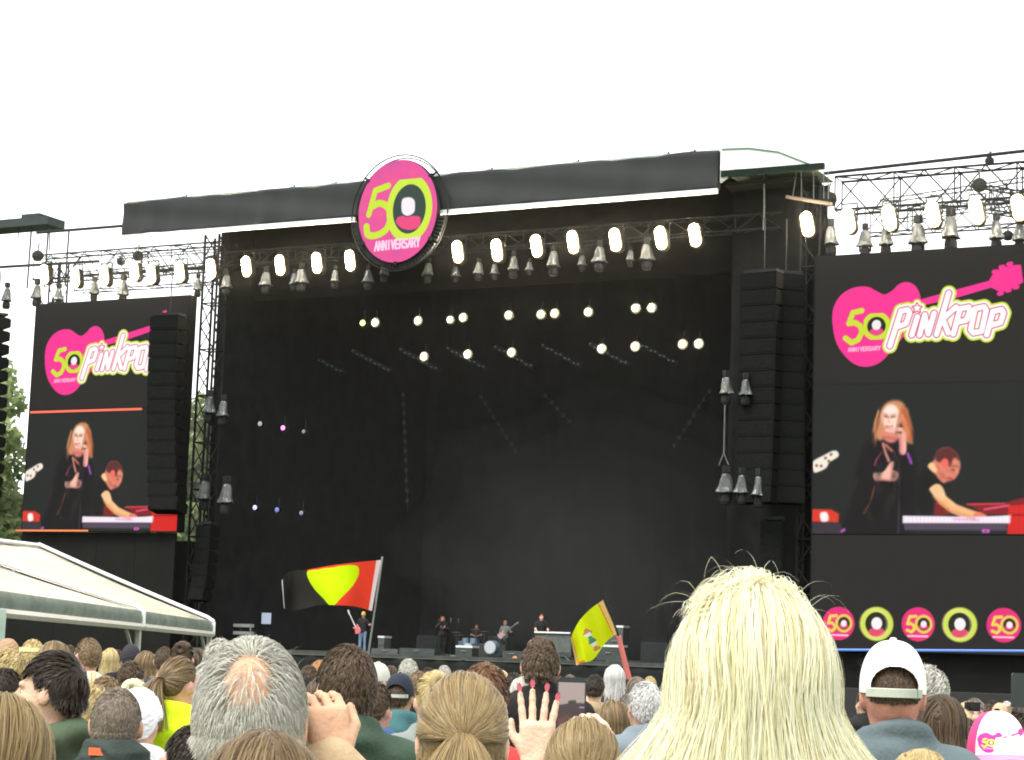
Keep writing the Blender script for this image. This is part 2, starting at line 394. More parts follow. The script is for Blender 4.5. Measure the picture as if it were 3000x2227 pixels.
# small lamp bracket hanging from the roof end
hb = at(1760, 370, 70.6)
hr = thing('hanging_bracket', 'pale hanging bracket frame under the roof end above the first wing lamp', 'bracket', hb)
B_ = MB()
for px in (1722, 1742, 1768, 1790, 1800): B_.bar(at(px*.5+870 if px < 1750 else px, 372, 70.6), at(px, 432, 70.6), .02)
obj('hanger', B_, alu, hr, hb); obj('lower_plate', MB().bar(at(1708, 428, 70.6), at(1808, 444, 70.6), .07), mat('rust_plate', (.22, .16, .12), .7, .1), hr, hb)
hp = at(1660, 372, 70.9)
tag(obj('hanging_chain', MB().path([at(1660, 372, 70.9), at(1661, 450, 70.9), at(1659, 500, 70.9)], .035), mat('chain', (.12, .14, .13), .5, .1), None, hp), 'thin hanging chain over the speaker column beside the roof tarpaulin', 'chain')
# chain hoists
for px, py, s_, lab in ((82, 556, .55, 'dark chain hoist hanging by the tower canopy posts'), (300, 556, .5, 'dark chain hoist under the fascia end on the tent side'), (263, 568, .4, 'smaller chain hoist beside the fascia end, over the lamps'),
                       (1802, 433, .6, 'dark chain hoist beside the hanging bracket at the roof end'), (2128, 402, .55, 'dark chain hoist high on the wing truss near the photo edge'), (2150, 350, .35, 'small pulley block on the beam over the wing truss'), (2190, 512, .4, 'dark hoist low over the screen with circles')):
    c = at(px, py, 71.1); T = thing('chain_hoist', lab, 'hoist', c)
    prof = [(0, -s_*.5), (s_*.32, -s_*.42), (s_*.5, -s_*.1), (s_*.48, s_*.2), (s_*.25, s_*.42), (0, s_*.45)]
    obj('motor_body', MB().lathe(prof, 10), darkmetal, T); obj('hook', MB().bar((0, 0, s_*.4), (0, 0, s_*.9), .04).bar((0, 0, s_*.9), (.08, 0, s_*1.0), .04), alu, T)

# ------------------------------------------------------------------ LED walls
PIC = mat_attr('led_picture', True, (.006, .006, .006), .9, EK*1.02, .03)
SX0, SZ0 = -22.66, 6.34
def r_map(px, py):
    p = at(px, py, 70.); return np.array([p[0]-SX0, p[2]-SZ0])
def z8(x, y): return ((2250+x/2.2027)*.74167, (350+y/2.2027)*.74167)
def zv(x, y): return ((2100+x/2.36)*.74167, (1050+y/2.36)*.74167)
PINK, LIME = (252, 55, 150), (208, 226, 60)
def wide(cv, px): return px*70/FPX*1.12
def guitar_logo(cv, k, letters=True):
    """guitar, 50 and the festival lettering; k scales line widths from picture points to canvas units"""
    body = [(415,1300),(425,1210),(470,1135),(550,1087),(640,1080),(700,1108),(752,1130),(805,1102),(845,1064),(900,1050),(955,1080),(985,1150),(985,1240),(940,1330),(860,1420),(800,1490),(725,1568),(640,1597),(560,1580),(490,1520),(437,1430)]
    cv.poly([z8(*p) for p in body], PINK, smooth=True)
    neck = [(975,1165),(1210,1100),(1425,1042),(1450,1000),(1490,968),(1570,942),(1632,938),(1648,1052),(1580,1088),(1505,1118),(1440,1086),(1215,1152),(985,1205)]
    cv.poly([z8(*p) for p in neck], PINK)
    for p in ((1465,985),(1510,955),(1560,935),(1500,1125),(1550,1105),(1600,1085)): cv.stroke([z8(p[0]-8,p[1]), z8(p[0]+8,p[1]-3)], 10*k, PINK)
    five = [(605,1235),(548,1248),(522,1318),(562,1312),(598,1335),(606,1375),(582,1422),(540,1442),(500,1412)]
    cv.stroke([z8(*p) for p in five], 13*k, LIME)
    o = cv.M([z8(700,1335)])[0]; cv.ell(o, 26*k, 26*k, (38, 42, 30)); 
    cv.ell(o+[0, -13*k], 17*k, 9*k, (240, 70, 140), 2*k); cv.ell(o+[0, 3*k], 11*k, 12*k, (245, 240, 240), 2*k)
    cv.ell(o, 28*k, 28*k, LIME, ring=12*k)
    text(cv, 'ANNIVERSARY', cv.M([z8(515,1500)])[0], cv.M([z8(728,1488)])[0], 9*k, 2.4*k, (250, 190, 220))
    L = [[(858,1238),(838,1300),(786,1462)],[(858,1238),(900,1228),(914,1250),(892,1318),(838,1338)],
         [(964,1275),(928,1392)],[(978,1392),(1012,1262),(1034,1384),(1072,1252)],
         [(1166,1122),(1088,1388)],[(1214,1212),(1128,1288),(1164,1378)],
         [(1240,1222),(1196,1385)],[(1240,1222),(1296,1212),(1302,1240),(1280,1296),(1216,1312)],
         [(1336,1222),(1394,1210),(1408,1232),(1378,1368),(1326,1378),(1308,1356),(1336,1222)],
         [(1452,1240),(1412,1390)],[(1452,1240),(1508,1228),(1520,1252),(1500,1312),(1434,1330)]]
    star = [(962,1188),(970,1208),(990,1210),(975,1224),(980,1244),(962,1232),(944,1244),(949,1224),(934,1210),(954,1208)]
    S = [[z8(*p) for p in l] for l in L]; st = [z8(*p) for p in star]
    for grow, col in ((11.5*k, LIME), (7.5*k, (255, 255, 240)), (2.2*k, (215, 60, 110)), (0, (255, 255, 255))):
        for l in S: cv.stroke(l, 13*k, col, grow=grow)
        cv.poly(st, col)
        if grow: cv.stroke(st+st[:1], 2*k, col, grow=grow*.8)
cv = Cv(0, 8.5, 0, 10.35, 42, (43, 41, 38)); cv.map = r_map
k1 = .0158                                  # metres per picture point on this wall
guitar_logo(cv, k1)
# seam between the logo half and the live half
cv.poly([(1700,836),(2400,826),(2400,1200),(1700,1200)], (38, 40, 39)); cv.stroke([(1740,836),(2380,826)], .05, (30, 30, 28))
# ---- live picture: singer
def P(l): return [zv(*p) for p in l]
coat, hairc, skin, skin2 = (30, 27, 28), (212, 146, 100), (255, 220, 200), (228, 140, 122)
cv.poly(P([(1020,600),(1120,560),(1250,590),(1340,620),(1380,760),(1370,1000),(1330,1215),(880,1215),(930,1000),(960,800)]), coat, .25, True)
cv.poly(P([(1215,292),(1275,300),(1310,350),(1325,430),(1345,520),(1352,590),(1310,560),(1280,450),(1180,480),(1150,560),(1110,560),(1098,520),(1118,450),(1128,380),(1160,320)]), hairc, .12, True)
cv.poly(P([(1280,330),(1312,380),(1330,470),(1345,570),(1300,540),(1275,420)]), (205, 105, 70), .1, True)
cv.poly(P([(1205,318),(1250,345),(1262,400),(1258,450),(1235,490),(1190,495),(1160,470),(1140,420),(1150,360)]), skin, .1, True)
cv.poly(P([(1145,500),(1245,500),(1260,550),(1210,585),(1155,560)]), skin2, .1, True)
for a_, b_ in (((1160,400),(1182,408)), ((1205,408),(1230,402))): cv.stroke(P([a_, b_]), .05, (150, 90, 80), .05)
cv.stroke(P([(1158,385),(1184,388)]), .03, (190, 120, 90), .04); cv.stroke(P([(1205,388),(1234,382)]), .03, (190, 120, 90), .04)
cv.stroke(P([(1192,410),(1184,440),(1200,445)]), .04, (240, 170, 140), .05); cv.stroke(P([(1172,470),(1195,478),(1212,470)]), .07, (215, 110, 110), .05)
cv.poly(P([(1165,490),(1210,475),(1280,480),(1285,510),(1230,515),(1170,505)]), (255, 206, 190), .06, True)
cv.poly(P([(1258,500),(1300,505),(1312,590),(1305,660),(1265,660),(1262,590)]), (250, 170, 160), .06, True)
cv.stroke(P([(1240,512),(1275,514)]), .07, (70, 85, 50), .03)
cv.stroke(P([(1150,590),(1165,650),(1190,710)]), .09, (235, 150, 140), .08); cv.stroke(P([(1170,600),(1210,640)]), .09, (205, 120, 100), .08)
cv.stroke(P([(1140,650),(1105,700),(1092,740)]), .05, (190, 70, 120), .05); cv.stroke(P([(1225,640),(1245,710)]), .03, (130, 60, 70), .05)
cv.poly(P([(1085,795),(1150,785),(1195,725),(1222,712),(1225,740),(1215,770),(1250,785),(1255,820),(1225,850),(1150,845),(1095,845)]), (252, 190, 172), .06, True)
cv.stroke(P([(1320,660),(1345,725)]), .1, (160, 80, 190), .06)
cv.stroke(P([(1258,600),(1262,900),(1255,1210)]), .05, (66, 60, 70), .04)
cv.stroke(P([(1090,890),(1060,1000),(1015,1075)]), .04, (150, 80, 50), .04)
# strands, folds and soft modelling of the picture
rp = np.random.default_rng(14)
for _k in range(46):
    x0 = rp.uniform(1150, 1300); sx = 1 if x0 > 1215 else -1; c0 = np.array([(250, 190, 130), (190, 96, 60), (235, 150, 95), (160, 80, 52)][_k % 4])
    if 1150 < x0 < 1268: x0 = x0-70 if x0 < 1200 else x0+70
    x0 = min(max(x0, 1118), 1318); y0 = rp.uniform(345, 430)
    cv.stroke(P([(x0, y0), (x0+sx*rp.uniform(12, 30), y0+70), (x0+sx*rp.uniform(20, 45), y0+rp.uniform(110, 190))]), .03, c0, .05, True, .45)
for a_, b_, c0 in (((1150, 380), (1148, 450), (215, 140, 120)), ((1256, 390), (1258, 460), (205, 120, 100)), ((1170, 398), (1180, 402), (140, 80, 70)), ((1210, 400), (1228, 398), (140, 80, 70)), ((1150, 545), (1250, 560), (180, 70, 70)), ((1180, 486), (1240, 500), (225, 150, 140))):
    cv.stroke(P([a_, b_]), .06, c0, .12, False, .6)
cv.poly(P([(1175, 330), (1235, 340), (1240, 380), (1180, 385)]), (255, 240, 225), .15, True, .7)
for _k in range(14):
    x0, y0 = rp.uniform(960, 1330), rp.uniform(620, 1050); cv.stroke(P([(x0, y0), (x0+rp.uniform(-40, 40), y0+rp.uniform(60, 170))]), .1, (58, 50, 52) if _k % 2 else (22, 20, 20), .2, False, .6)
for a_, b_, c0 in (((1100, 835), (1230, 845), (190, 100, 90)), ((1205, 770), (1250, 800), (215, 130, 115)), ((1210, 790), (1245, 815), (205, 120, 105)), ((1195, 740), (1215, 760), (220, 140, 125)), ((1270, 520), (1275, 650), (205, 110, 110)), ((1300, 520), (1300, 640), (255, 205, 195))):
    cv.stroke(P([a_, b_]), .05, c0, .07, False, .7)
# ---- keyboard player
cv.poly(P([(1455,760),(1530,830),(1600,870),(1540,880),(1480,900),(1500,1040),(1420,1080),(1380,950),(1400,820)]), (30, 30, 30), .15, True)
cv.poly(P([(1505,1000),(1560,980),(1640,1040),(1600,1085),(1500,1085)]), (130, 40, 40), .1)
cv.poly(P([(1515,670),(1540,630),(1600,618),(1650,650),(1680,710),(1682,760),(1650,830),(1600,850),(1560,860),(1500,790),(1460,750),(1490,720)]), (226, 138, 114), .08, True)
cv.poly(P([(1508,690),(1530,635),(1600,616),(1655,650),(1676,705),(1640,690),(1610,750),(1585,700),(1540,720)]), (98, 48, 46), .1, True)
cv.poly(P([(1460,745),(1490,720),(1530,770),(1500,790)]), (252, 205, 150), .06, True)
cv.ell(cv.M(P([(1577,725)]))[0], .13, .17, (248, 110, 95), .05)
cv.stroke(P([(1625,770),(1645,775)]), .05, (120, 50, 50), .05); cv.stroke(P([(1600,828),(1625,832)]), .06, (190, 60, 80), .05)
cv.stroke(P([(1520,905),(1560,980),(1640,1040),(1730,1075),(1800,1098)]), .36, (252, 190, 130), .06); cv.poly(P([(1470,900),(1520,870),(1560,890),(1580,960),(1530,990),(1490,940)]), (250, 200, 150), .06, True)
cv.poly(P([(1780,1070),(1830,1065),(1870,1095),(1830,1112),(1780,1105)]), (240, 130, 110), .05, True)
cv.poly(P([(1720,1005),(1990,1000),(2040,985),(2140,960),(2300,960),(2300,1215),(2010,1215),(2010,1080),(1860,1080)]), (140, 36, 38), .06)
cv.poly(P([(2015,1020),(2300,1000),(2300,1215),(2010,1215)]), (222, 44, 40), .03); cv.stroke(P([(2040,1085),(2300,1080)]), .04, (120, 20, 25)); cv.stroke(P([(1850,1045),(2020,1018)]), .07, (235, 90, 140), .04)
cv.stroke(P([(1730,1010),(1990,1005)]), .05, (235, 80, 90), .03)
cv.poly(P([(1285,1088),(1800,1096),(2035,1085),(2030,1142),(1285,1140)]), (253, 240, 252), .03); cv.poly(P([(1290,1142),(2005,1146),(2005,1192),(1300,1188)]), (88, 74, 92), .05)
cv.stroke(P([(1640,1112),(1810,1118)]), .1, (245, 190, 230), .05); cv.stroke(P([(1845,1195),(1875,1195)]), .12, (240, 110, 230), .04); cv.stroke(P([(1852,1195),(1868,1195)]), .04, (90, 30, 90))
for a_, b_, c0 in (((1500, 960), (1600, 1040), (200, 120, 80)), ((1600, 1050), (1780, 1108), (205, 120, 90)), ((1545, 930), (1640, 1015), (255, 222, 170)), ((1560, 800), (1600, 850), (185, 80, 70)), ((1640, 720), (1665, 790), (255, 165, 130)), ((1520, 745), (1560, 830), (200, 90, 75)), ((1590, 770), (1640, 800), (215, 100, 85)), ((1630, 745), (1660, 748), (110, 45, 45))):
    cv.stroke(P([a_, b_]), .07, c0, .12, False, .6)
for _k in range(26):
    x0 = 1300+_k*27; cv.stroke(P([(x0, 1095), (x0, 1132)]), .012, (190, 170, 190), .02, False, .6)
for _k in range(9): cv.stroke(P([(2025+_k*30, 1010), (2030+_k*30, 1210)]), .02, (170, 30, 32), .05, False, .5)
# ---- guitar headstock and small gear
cv.poly(P([(665,715),(740,670),(800,640),(835,645),(840,680),(780,720),(755,760),(690,790),(668,780)]), (248, 238, 222), .05, True)
for p in ((752,690),(775,712),(722,745),(690,742),(790,665)): cv.ell(cv.M(P([p]))[0], .05, .05, (120, 80, 60), .04)
cv.poly(P([(655,1042),(790,1045),(845,1075),(840,1135),(655,1130)]), (224, 60, 44), .05); cv.poly(P([(715,1072),(760,1065),(772,1120),(725,1128)]), (255, 245, 245), .06, True)
cv.poly(P([(655,1135),(855,1140),(870,1215),(655,1215)]), (62, 54, 64), .06); cv.stroke(P([(865,1195),(882,1185)]), .1, (190, 90, 190), .04)
_j = np.searchsorted(cv.v, 5.3)
for _k in range(2):
    _a = cv.img[:_j]; _p = np.pad(_a, ((1, 1), (1, 1), (0, 0)), 'edge'); cv.img[:_j] = (_p[:-2, 1:-1]+_p[2:, 1:-1]+_p[1:-1, :-2]+_p[1:-1, 2:]+_a*2)/6
cv.img += np.random.default_rng(2).normal(0, 1.6, cv.img.shape[:2])[..., None]
pic = cv.mesh('screen_picture', lambda u, v: np.stack([u, np.zeros_like(u), v], -1))
frame_m = blackpanel
def led_wall(x0, label):
    T = thing('video_screen', label, 'screen', (x0, 70., SZ0))
    o = link('screen_picture', pic, PIC, T, (0, -.004, 0))
    obj('screen_cabinet', MB().box((-.06, .0, -.02), (8.56, .5, 10.37)), frame_m, T)
    return T
led_wall(SX0, 'tall video screen with the whole guitar logo over singer and keyboard player')
T2 = led_wall(-59.66, 'tall video screen with guitar logo cut off by hanging speakers, red line across')
obj('red_line', MB().box((.05, -.03, 5.33), (6.3, -.01, 5.43)), mat('red_led', (.3, .05, .03), .5, 0, emit=tuple(s2l((205, 85, 62))), strength=EK), T2)
obj('red_line', MB().box((-.35, -.03, -.02), (3.75, -.01, .06)), mat('orange_led', (.3, .08, .03), .5, 0, emit=tuple(s2l((200, 105, 60))), strength=EK), T2)
# lower panels below the walls
def lower_panel(x0, x1, z0, z1, y, label, m=frame_m):
    T = thing('black_panel_wall', label, 'panel wall', ((x0+x1)/2, y, z0)); bs = np.array([(x0+x1)/2, y, z0])
    n = 4
    for i in range(n):
        a_, b_ = x0+(x1-x0)*i/n, x0+(x1-x0)*(i+1)/n
        obj('panel_sheet', MB().box((a_+.008, y, z0), (b_-.008, y+.12, z1)), m, T, bs)
    return T
lp = mat('panel_face', (.013, .013, .012), .9, .12, 1, spec=.04)
lower_panel(-59.9, -51.4, .05, 6.3, 70.3, 'wide black panel wall below the screen with the red line', lp)
lower_panel(-74, -60.0, .05, 2.9, 70.9, 'low black panel wall behind the tent, beyond the outer lattice tower', lp)
lower_panel(-57.5, -52.2, .05, 6.2, 74.5, 'dark panel wall behind the slim tower foot', lp)
cw = Cv(0, 8.5, 0, 4.15, 36, (42, 41, 39)); CX0, CZ0 = -22.66, 2.15
cw.map = lambda px, py: np.array([at(px, py, 70.)[0]-CX0, at(px, py, 70.)[2]-CZ0])
for i, px in enumerate((1822, 1905, 1995, 2086, 2181, 2278)):
    c = cw.M([(px, 1355+i*.9)])[0]; r = .60
    if i % 2 == 0:
        cw.ell(c, r, r, (238, 50, 125)); 
        f = [(-.02,.29),(-.27,.27),(-.36,-.02),(-.22,.0),(-.1,-.08),(-.08,-.22),(-.2,-.33),(-.38,-.26)]
        cw.map, mm = None, cw.map
        cw.stroke([c+np.array(p)*.9-[.06, -.02] for p in f], .11, (240, 215, 90)); 
        o = c+[.2, .01]; cw.ell(o, .25, .25, (60, 50, 25)); cw.ell(o+[0, -.1], .17, .09, (235, 70, 120)); cw.ell(o, .11, .12, (255, 235, 245), .03); cw.ell(o, .27, .28, (238, 205, 95), ring=.1)
        cw.stroke([c+[-.36, -.42], c+[.34, -.42]], .07, (250, 200, 215)); cw.map = mm
    else:
        cw.ell(c, r, r, (212, 226, 90)); cw.ell(c, r*.7, r*.7, (40, 46, 28)); cw.ell(c+[0, -.29], .3, .17, (230, 80, 110), .03); cw.ell(c+[0, .02], .2, .22, (252, 244, 250), .03)
        cw.ell(c-[.1, 0], .5, .51, (245, 242, 170), .06, .45, ring=.1)
    if i % 2: cw.ell(c, r, r, (190, 205, 60), .05, .5, ring=.05)
cw.img += np.random.default_rng(3).normal(0, 1.4, cw.img.shape[:2])[..., None]
T = thing('led_banner', 'low LED banner with a row of circles below the whole guitar logo screen', 'LED banner', (CX0, 70., CZ0))
link('banner_picture', cw.mesh('banner_picture', lambda u, v: np.stack([u, np.zeros_like(u), v], -1)), PIC, T, (0, -.004, 0))
obj('banner_cabinet', MB().box((-.06, 0, -.02), (8.56, .4, 4.14)), frame_m, T)
p, q_ = at(1860, 1415.5, 69.6), at(2290, 1415, 69.6)
tag(obj('blue_light_bar', MB().bar((p[0]-3, 69.6, p[2]-.02), (q_[0], 69.6, q_[2]), .045), mat('blue_led', (.05, .1, .3), .4, 0, emit=tuple(s2l((70, 110, 190))), strength=EK), None, p), 'thin blue light bar under the row of circles', 'light bar')
lower_panel(-22.75, -13.0, .05, 2.3, 70.5, 'black base panel below the blue light bar', lp)
# dark barrier in front of the wing
tag(obj('black_barrier', MB().box((-17.6, 50., 0), (-5, 50.3, 1.05)).box((-17.6, 49.4, 0), (-5, 50., .06)), mat('barrier', (.02, .02, .02), .7, .1), None, (-11, 50, 0)), 'low black crowd barrier in front of the wing panels', 'barrier')

# ------------------------------------------------------------------ oval sign
def zd(x, y): return ((950+x/4.13)*.74167, (420+y/4.13)*.74167)
YS = 69.55
cs_ = at(864, 459, YS); OX, OZ = cs_[0], cs_[2]
sg = Cv(-1.95, 1.95, -2.25, 2.25, 62, (222, 72, 146))
sg.map = lambda px, py: np.array([at(px, py, YS)[0]-OX, at(px, py, YS)[2]-OZ])
r_ = np.random.default_rng(5)
for i in range(70):
    sg.ell((r_.uniform(-1.8, 1.8), r_.uniform(-2.2, 2.2)), r_.uniform(.05, .3), r_.uniform(.05, .25), (185, 75, 160) if i % 2 else (238, 80, 140), .2, .4)
kk = 70/FPX
sg.stroke([zd(775,515),(zd(622,575))], .27, (190, 236, 30)); sg.stroke([zd(618,580), zd(540,868)], .25, (190, 236, 30))
sg.stroke([zd(*p) for p in ((600,760),(665,728),(740,750),(795,820),(800,920),(760,1030),(690,1090),(600,1120),(530,1105),(512,1010))], .29, (190, 236, 30), smooth=True)
oc = sg.M([zd(1030,795)])[0]
sg.ell(oc, .84, 1.12, (28, 56, 46))
sg.poly([zd(*p) for p in ((870,960),(890,900),(950,880),(1000,895),(1060,880),(1140,885),(1170,920),(1150,1010),(1050,1050),(940,1030))], (225, 60, 120), .04, True)
sg.poly([zd(*p) for p in ((940,700),(965,665),(1040,655),(1090,690),(1100,760),(1085,840),(1010,880),(950,850),(935,780))], (240, 244, 240), .05, True)
sg.ell(oc, .93, 1.24, (196, 240, 50), ring=.3)
text(sg, 'ANNIVERSARY', sg.M([zd(606,1300)])[0], sg.M([zd(1160,1245)])[0], .36, .085, (246, 214, 232))
# keep only the oval
sg.img *= np.array([.80, .74, .80])
m_ = sg.mesh('sign_face', lambda u, v: np.stack([u*1., np.zeros_like(u), v], -1))
bmx = __import__('bmesh').new(); bmx.from_mesh(m_)
kill = [f for f in bmx.faces if (f.calc_center_median().x/1.87)**2+(f.calc_center_median().z/2.17)**2 > 1]
__import__('bmesh').ops.delete(bmx, geom=kill, context='FACES'); bmx.to_mesh(m_); bmx.free()
sign = thing('anniversary_sign', 'oval pink sign with yellow green 50 on the dark fascia', 'sign', (OX, YS, OZ))
link('sign_face', m_, mat_attr('sign_print', False, rough=.6), sign, (0, -.012, 0))
obj('sign_body', MB().lathe([(0, -.2), (1.86, -.2), (1.9, -.1), (1.88, 0), (0, 0)][::-1], 56, axis='y', sy=1).lathe([(1.87, .0), (1.9, .0)], 56, axis='y'), darkmetal, sign).scale = (1, 1, 1.162)
for o_ in list(sign.children):
    if o_.name.startswith('sign_body'): o_.location = (0, .21, 0)
ring = MB(); N_ = 64
pts = [(.0+2.28*math.cos(i*2*math.pi/N_)+.02, .1, 2.46*math.sin(i*2*math.pi/N_)-.05) for i in range(N_+1)]
ring.path(pts, .03, 5); pts2 = [(p[0]*.96, .3, p[2]*.96) for p in pts]; ring.path(pts2, .025, 5)
for i in range(0, N_, 4): ring.bar(pts[i], pts2[i], .012, 4)
obj('hoop', ring, darkmetal, sign)
for ang in (40, 140, 215, 325, 270):
    a = R_(ang); obj('bracket', MB().bar((1.8*math.cos(a), .1, 2.1*math.sin(a)), (2.28*math.cos(a), .15, 2.46*math.sin(a)), .05).cbox((1.95*math.cos(a), .02, 2.2*math.sin(a)), (.16, .12, .14)), darkmetal, sign)
bk = MB()
for ang in range(190, 351, 4):
    a = R_(ang); bk.bar((1.9*math.cos(a), .2, 2.2*math.sin(a)), (2.2*math.cos(a), .2, 2.4*math.sin(a)), .12)
obj('lower_shroud', bk, darkmetal, sign)

# ------------------------------------------------------------------ lamps
warm = (1., .86, .62)
LENS = mat('lit_lens', (.9, .85, .7), .4, 0, emit=warm, strength=120)
HALO_IN = mat('lamp_halo_inner', (.5, .4, .2), .4, 0, emit=(1., .74, .34), strength=.62)  # amber halo of the lens, put into an emitting ring
HALO_OUT = mat('lamp_halo_outer', (.05, .04, .025), .7, 0, emit=(1., .58, .22), strength=.10, spec=.05)  # dimmer outer ring continuing the painted halo
LENSW = mat('lit_white_lens', (.9, .85, .7), .4, 0, emit=(1., .88, .70), strength=45)
HALO_SPOT = mat('spot_halo', (.4, .35, .2), .4, 0, emit=(1., .75, .35), strength=.05)  # faint halo of the round spots, also put into a ring
def pill(w, h, n=8):
    P_ = []; r = w/2
    for i in range(n+1): a = math.pi*i/n; P_.append((r*math.cos(a), h/2-r+r*math.sin(a)))
    for i in range(n+1): a = math.pi+math.pi*i/n; P_.append((r*math.cos(a), -h/2+r+r*math.sin(a)))
    return P_
def lamp(c, label, s=1.):
    T = thing('strobe_lamp', label, 'stage light', c, 0, 'bright white lamps along the front trusses'); tl = R_(11)
    def rot(P_): return [(x*math.cos(tl)+z*math.sin(tl)*-1, z*math.cos(tl)+x*math.sin(tl)) for x, z in P_]
    obj('lens', MB().prism(rot(pill(.33*s, .83*s)), (-.12, -.05)), LENS, T)
    obj('halo_ring', MB().prism(rot(pill(.42*s, .92*s)), (-.075, -.045)), HALO_IN, T); obj('halo_rim', MB().prism(rot(pill(.50*s, 1.0*s)), (-.045, -.02)), HALO_OUT, T)  # two added rings that carry the halo glow around the lens
    obj('housing', MB().prism(rot(pill(.45*s, .95*s)), (-.018, .3)), darkmetal, T)
    obj('yoke', MB().bar((-.28*s, .1, 0), (-.28*s, .1, .62*s), .03).bar((.28*s, .1, 0), (.28*s, .1, .62*s), .03).bar((-.28*s, .1, .62*s), (.28*s, .1, .62*s), .03), darkmetal, T)
    return T
left = [(762,567),(690,572),(610,577),(537,580),(460,585),(392,592),(330,596),(293,590),(228,600),(165,604),(98,597)]
right = [(996,548),(1081,545),(1167,535),(1246,527),(1338,522),(1437,518),(1511,512)]
wing = [(1755,488),(1844,480),(1933,474),(2028,466),(2122,460),(2214,452)]
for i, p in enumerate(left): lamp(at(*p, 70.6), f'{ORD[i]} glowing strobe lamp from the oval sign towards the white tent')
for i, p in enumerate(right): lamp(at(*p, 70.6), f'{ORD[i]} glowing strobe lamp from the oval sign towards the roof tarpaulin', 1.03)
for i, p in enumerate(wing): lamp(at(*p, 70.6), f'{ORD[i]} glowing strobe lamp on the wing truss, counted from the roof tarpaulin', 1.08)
# round back lights
def spot(px, py, label, m, r=.125, group='small round lamps inside the stage', Y=73.2):
    c = at(px, py, Y); T = thing('spotlight', label, 'stage light', c, 0, group)
    obj('lens', MB().lathe([(0, -.07), (r*.7, -.06), (r, -.02), (r, 0), (0, 0)][::-1], 12, axis='y'), m, T)
    if m is LENSW: obj('halo_ring', MB().lathe([(r, -.03), (r*1.75, .0), (r*1.75, .02)][::-1], 12, axis='y'), HALO_SPOT, T)  # added ring for the glow around the spot
    obj('housing', MB().lathe([(r*1.8, 0.03), (r*1.8, .1), (r*.9, .38), (0, .42)][::-1], 10, axis='y').bar((0, .15, r), (0, .15, .55), .03), darkmetal, T)
    return T
up = [(815,701),(908,697),(1006,690),(1105,685),(1175,683),(1205,681),(1278,678),(1381,670),(1416,669)]
lo = [(921,775),(1016,770),(1111,766),(1307,758),(1380,753),(1483,748),(1518,747)]
spot(788, 702, 'small yellow green lamp at the start of the upper spotlight row', mat('lime_lens', (.6, .7, .2), .4, 0, emit=(.62, .9, .12), strength=2.2), .12)
spot(978, 695, 'dim small white lamp just before the third upper spotlight', LENSW, .11)
for i, p in enumerate(up): spot(*p, f'{ORD[i]} white spotlight of the upper row, counted from the yellow green lamp', LENSW)
for i, p in enumerate(lo): spot(*p, f'{ORD[i]} white spotlight of the lower row, counted from the sign side', LENSW)
def dot(px, py, col, st, label, r=.11):
    st *= .5; spot(px, py, label, mat(f'dot_{"_".join(str(int(c*99)) for c in col)}_{int(st*100)}', (.2, .2, .2), .4, 0, emit=col, strength=st), r, 'coloured dots of light beside the tower', 74.)
dot(462, 919, (.35, .3, .8), .5, 'violet dot lamp under the upper plastic covers by the tower')
dot(511, 926, (.2, .4, .55), .25, 'dull blue dot lamp right beside the upper violet one')
dot(565, 921, (.6, .65, .65), .35, 'pale grey dot lamp next to the magenta one')
dot(615, 930, (1., .2, .8), 1.4, 'bright magenta dot lamp deep inside the dark stage')
dot(660, 938, (.4, .38, .3), .16, 'faint brownish dot lamp past the magenta one', .09)
dot(452, 1104, (.25, .35, .5), .14, 'faint dot lamp under the lower plastic covers')
dot(499, 1109, (.3, .45, .5), .2, 'dull teal dot lamp of the lower row')
dot(554, 1103, (.6, .5, .9), .9, 'bright lilac dot lamp of the lower row')
dot(602, 1108, (.12, .15, .7), .45, 'deep blue dot lamp of the lower row')
dot(655, 1115, (.4, .25, .6), .22, 'faint purple dot lamp at the end of the lower row', .1)
# moving lights under clear plastic rain covers
plast = mat('rain_plastic', (.066, .07, .069), .3, .25, 4, bump=.8, bscale=9, spec=.5)
proto = None
def cover(px, py, s, label, group='plastic covered moving lights', Y=70.9, rz=0.):
    global proto
    c = at(px, py, Y)
    if proto is None:
        T = thing('moving_light', label, 'stage light', c, 0, group)
        r = np.random.default_rng(9); n = 22; V = []; F = []
        prof = [(.0, .42), (.16, .40), (.22, .3), (.27, .05), (.33, -.2), (.40, -.38), (.42, -.42)]
        for j in range(n):
            a = 2*math.pi*j/n
            for i, (rr, z) in enumerate(prof): 
                w = 1+.13*math.sin(a*3+i)+r.uniform(-.07, .07)*i/3; V.append((rr*w*math.cos(a), rr*w*math.sin(a)*.8, z))
        k = len(prof)
        for j in range(n):
            for i in range(k-1): F.append((j*k+i, j*k+i+1, ((j+1) % n)*k+i+1, ((j+1) % n)*k+i))
        obj('rain_cover', MB().add(V, F), plast, T, smooth=False)
        obj('lamp_head', MB().lathe([(0, -.95), (.2, -.93), (.25, -.8), (.24, -.55), (.16, -.45), (0, -.44)], 12), darkmetal, T)
        for sx in (-1, 1): obj('yoke_arm', MB().bar((sx*.28, 0, -.7), (sx*.26, 0, -.4), .05), darkmetal, T)
        obj('clamp', MB().cbox((0, 0, .6), (.3, .25, .3)), darkmetal, T)
        proto = T; s *= .78; T.scale = (s, s, s); T.rotation_euler[2] = rz; return T
    s *= .78; return dup(proto, c, rz, label, group, (s, s, s))
rr_ = random.Random(3)
cl = [(835,585,.7),(800,600,.75),(728,600,.72),(655,600,.9),(640,606,.7),(578,606,.85),(492,612,.8),(430,618,.75),(268,626,.95),(205,626,.8),(128,640,.8),(80,634,.9),(15,640,.9)]
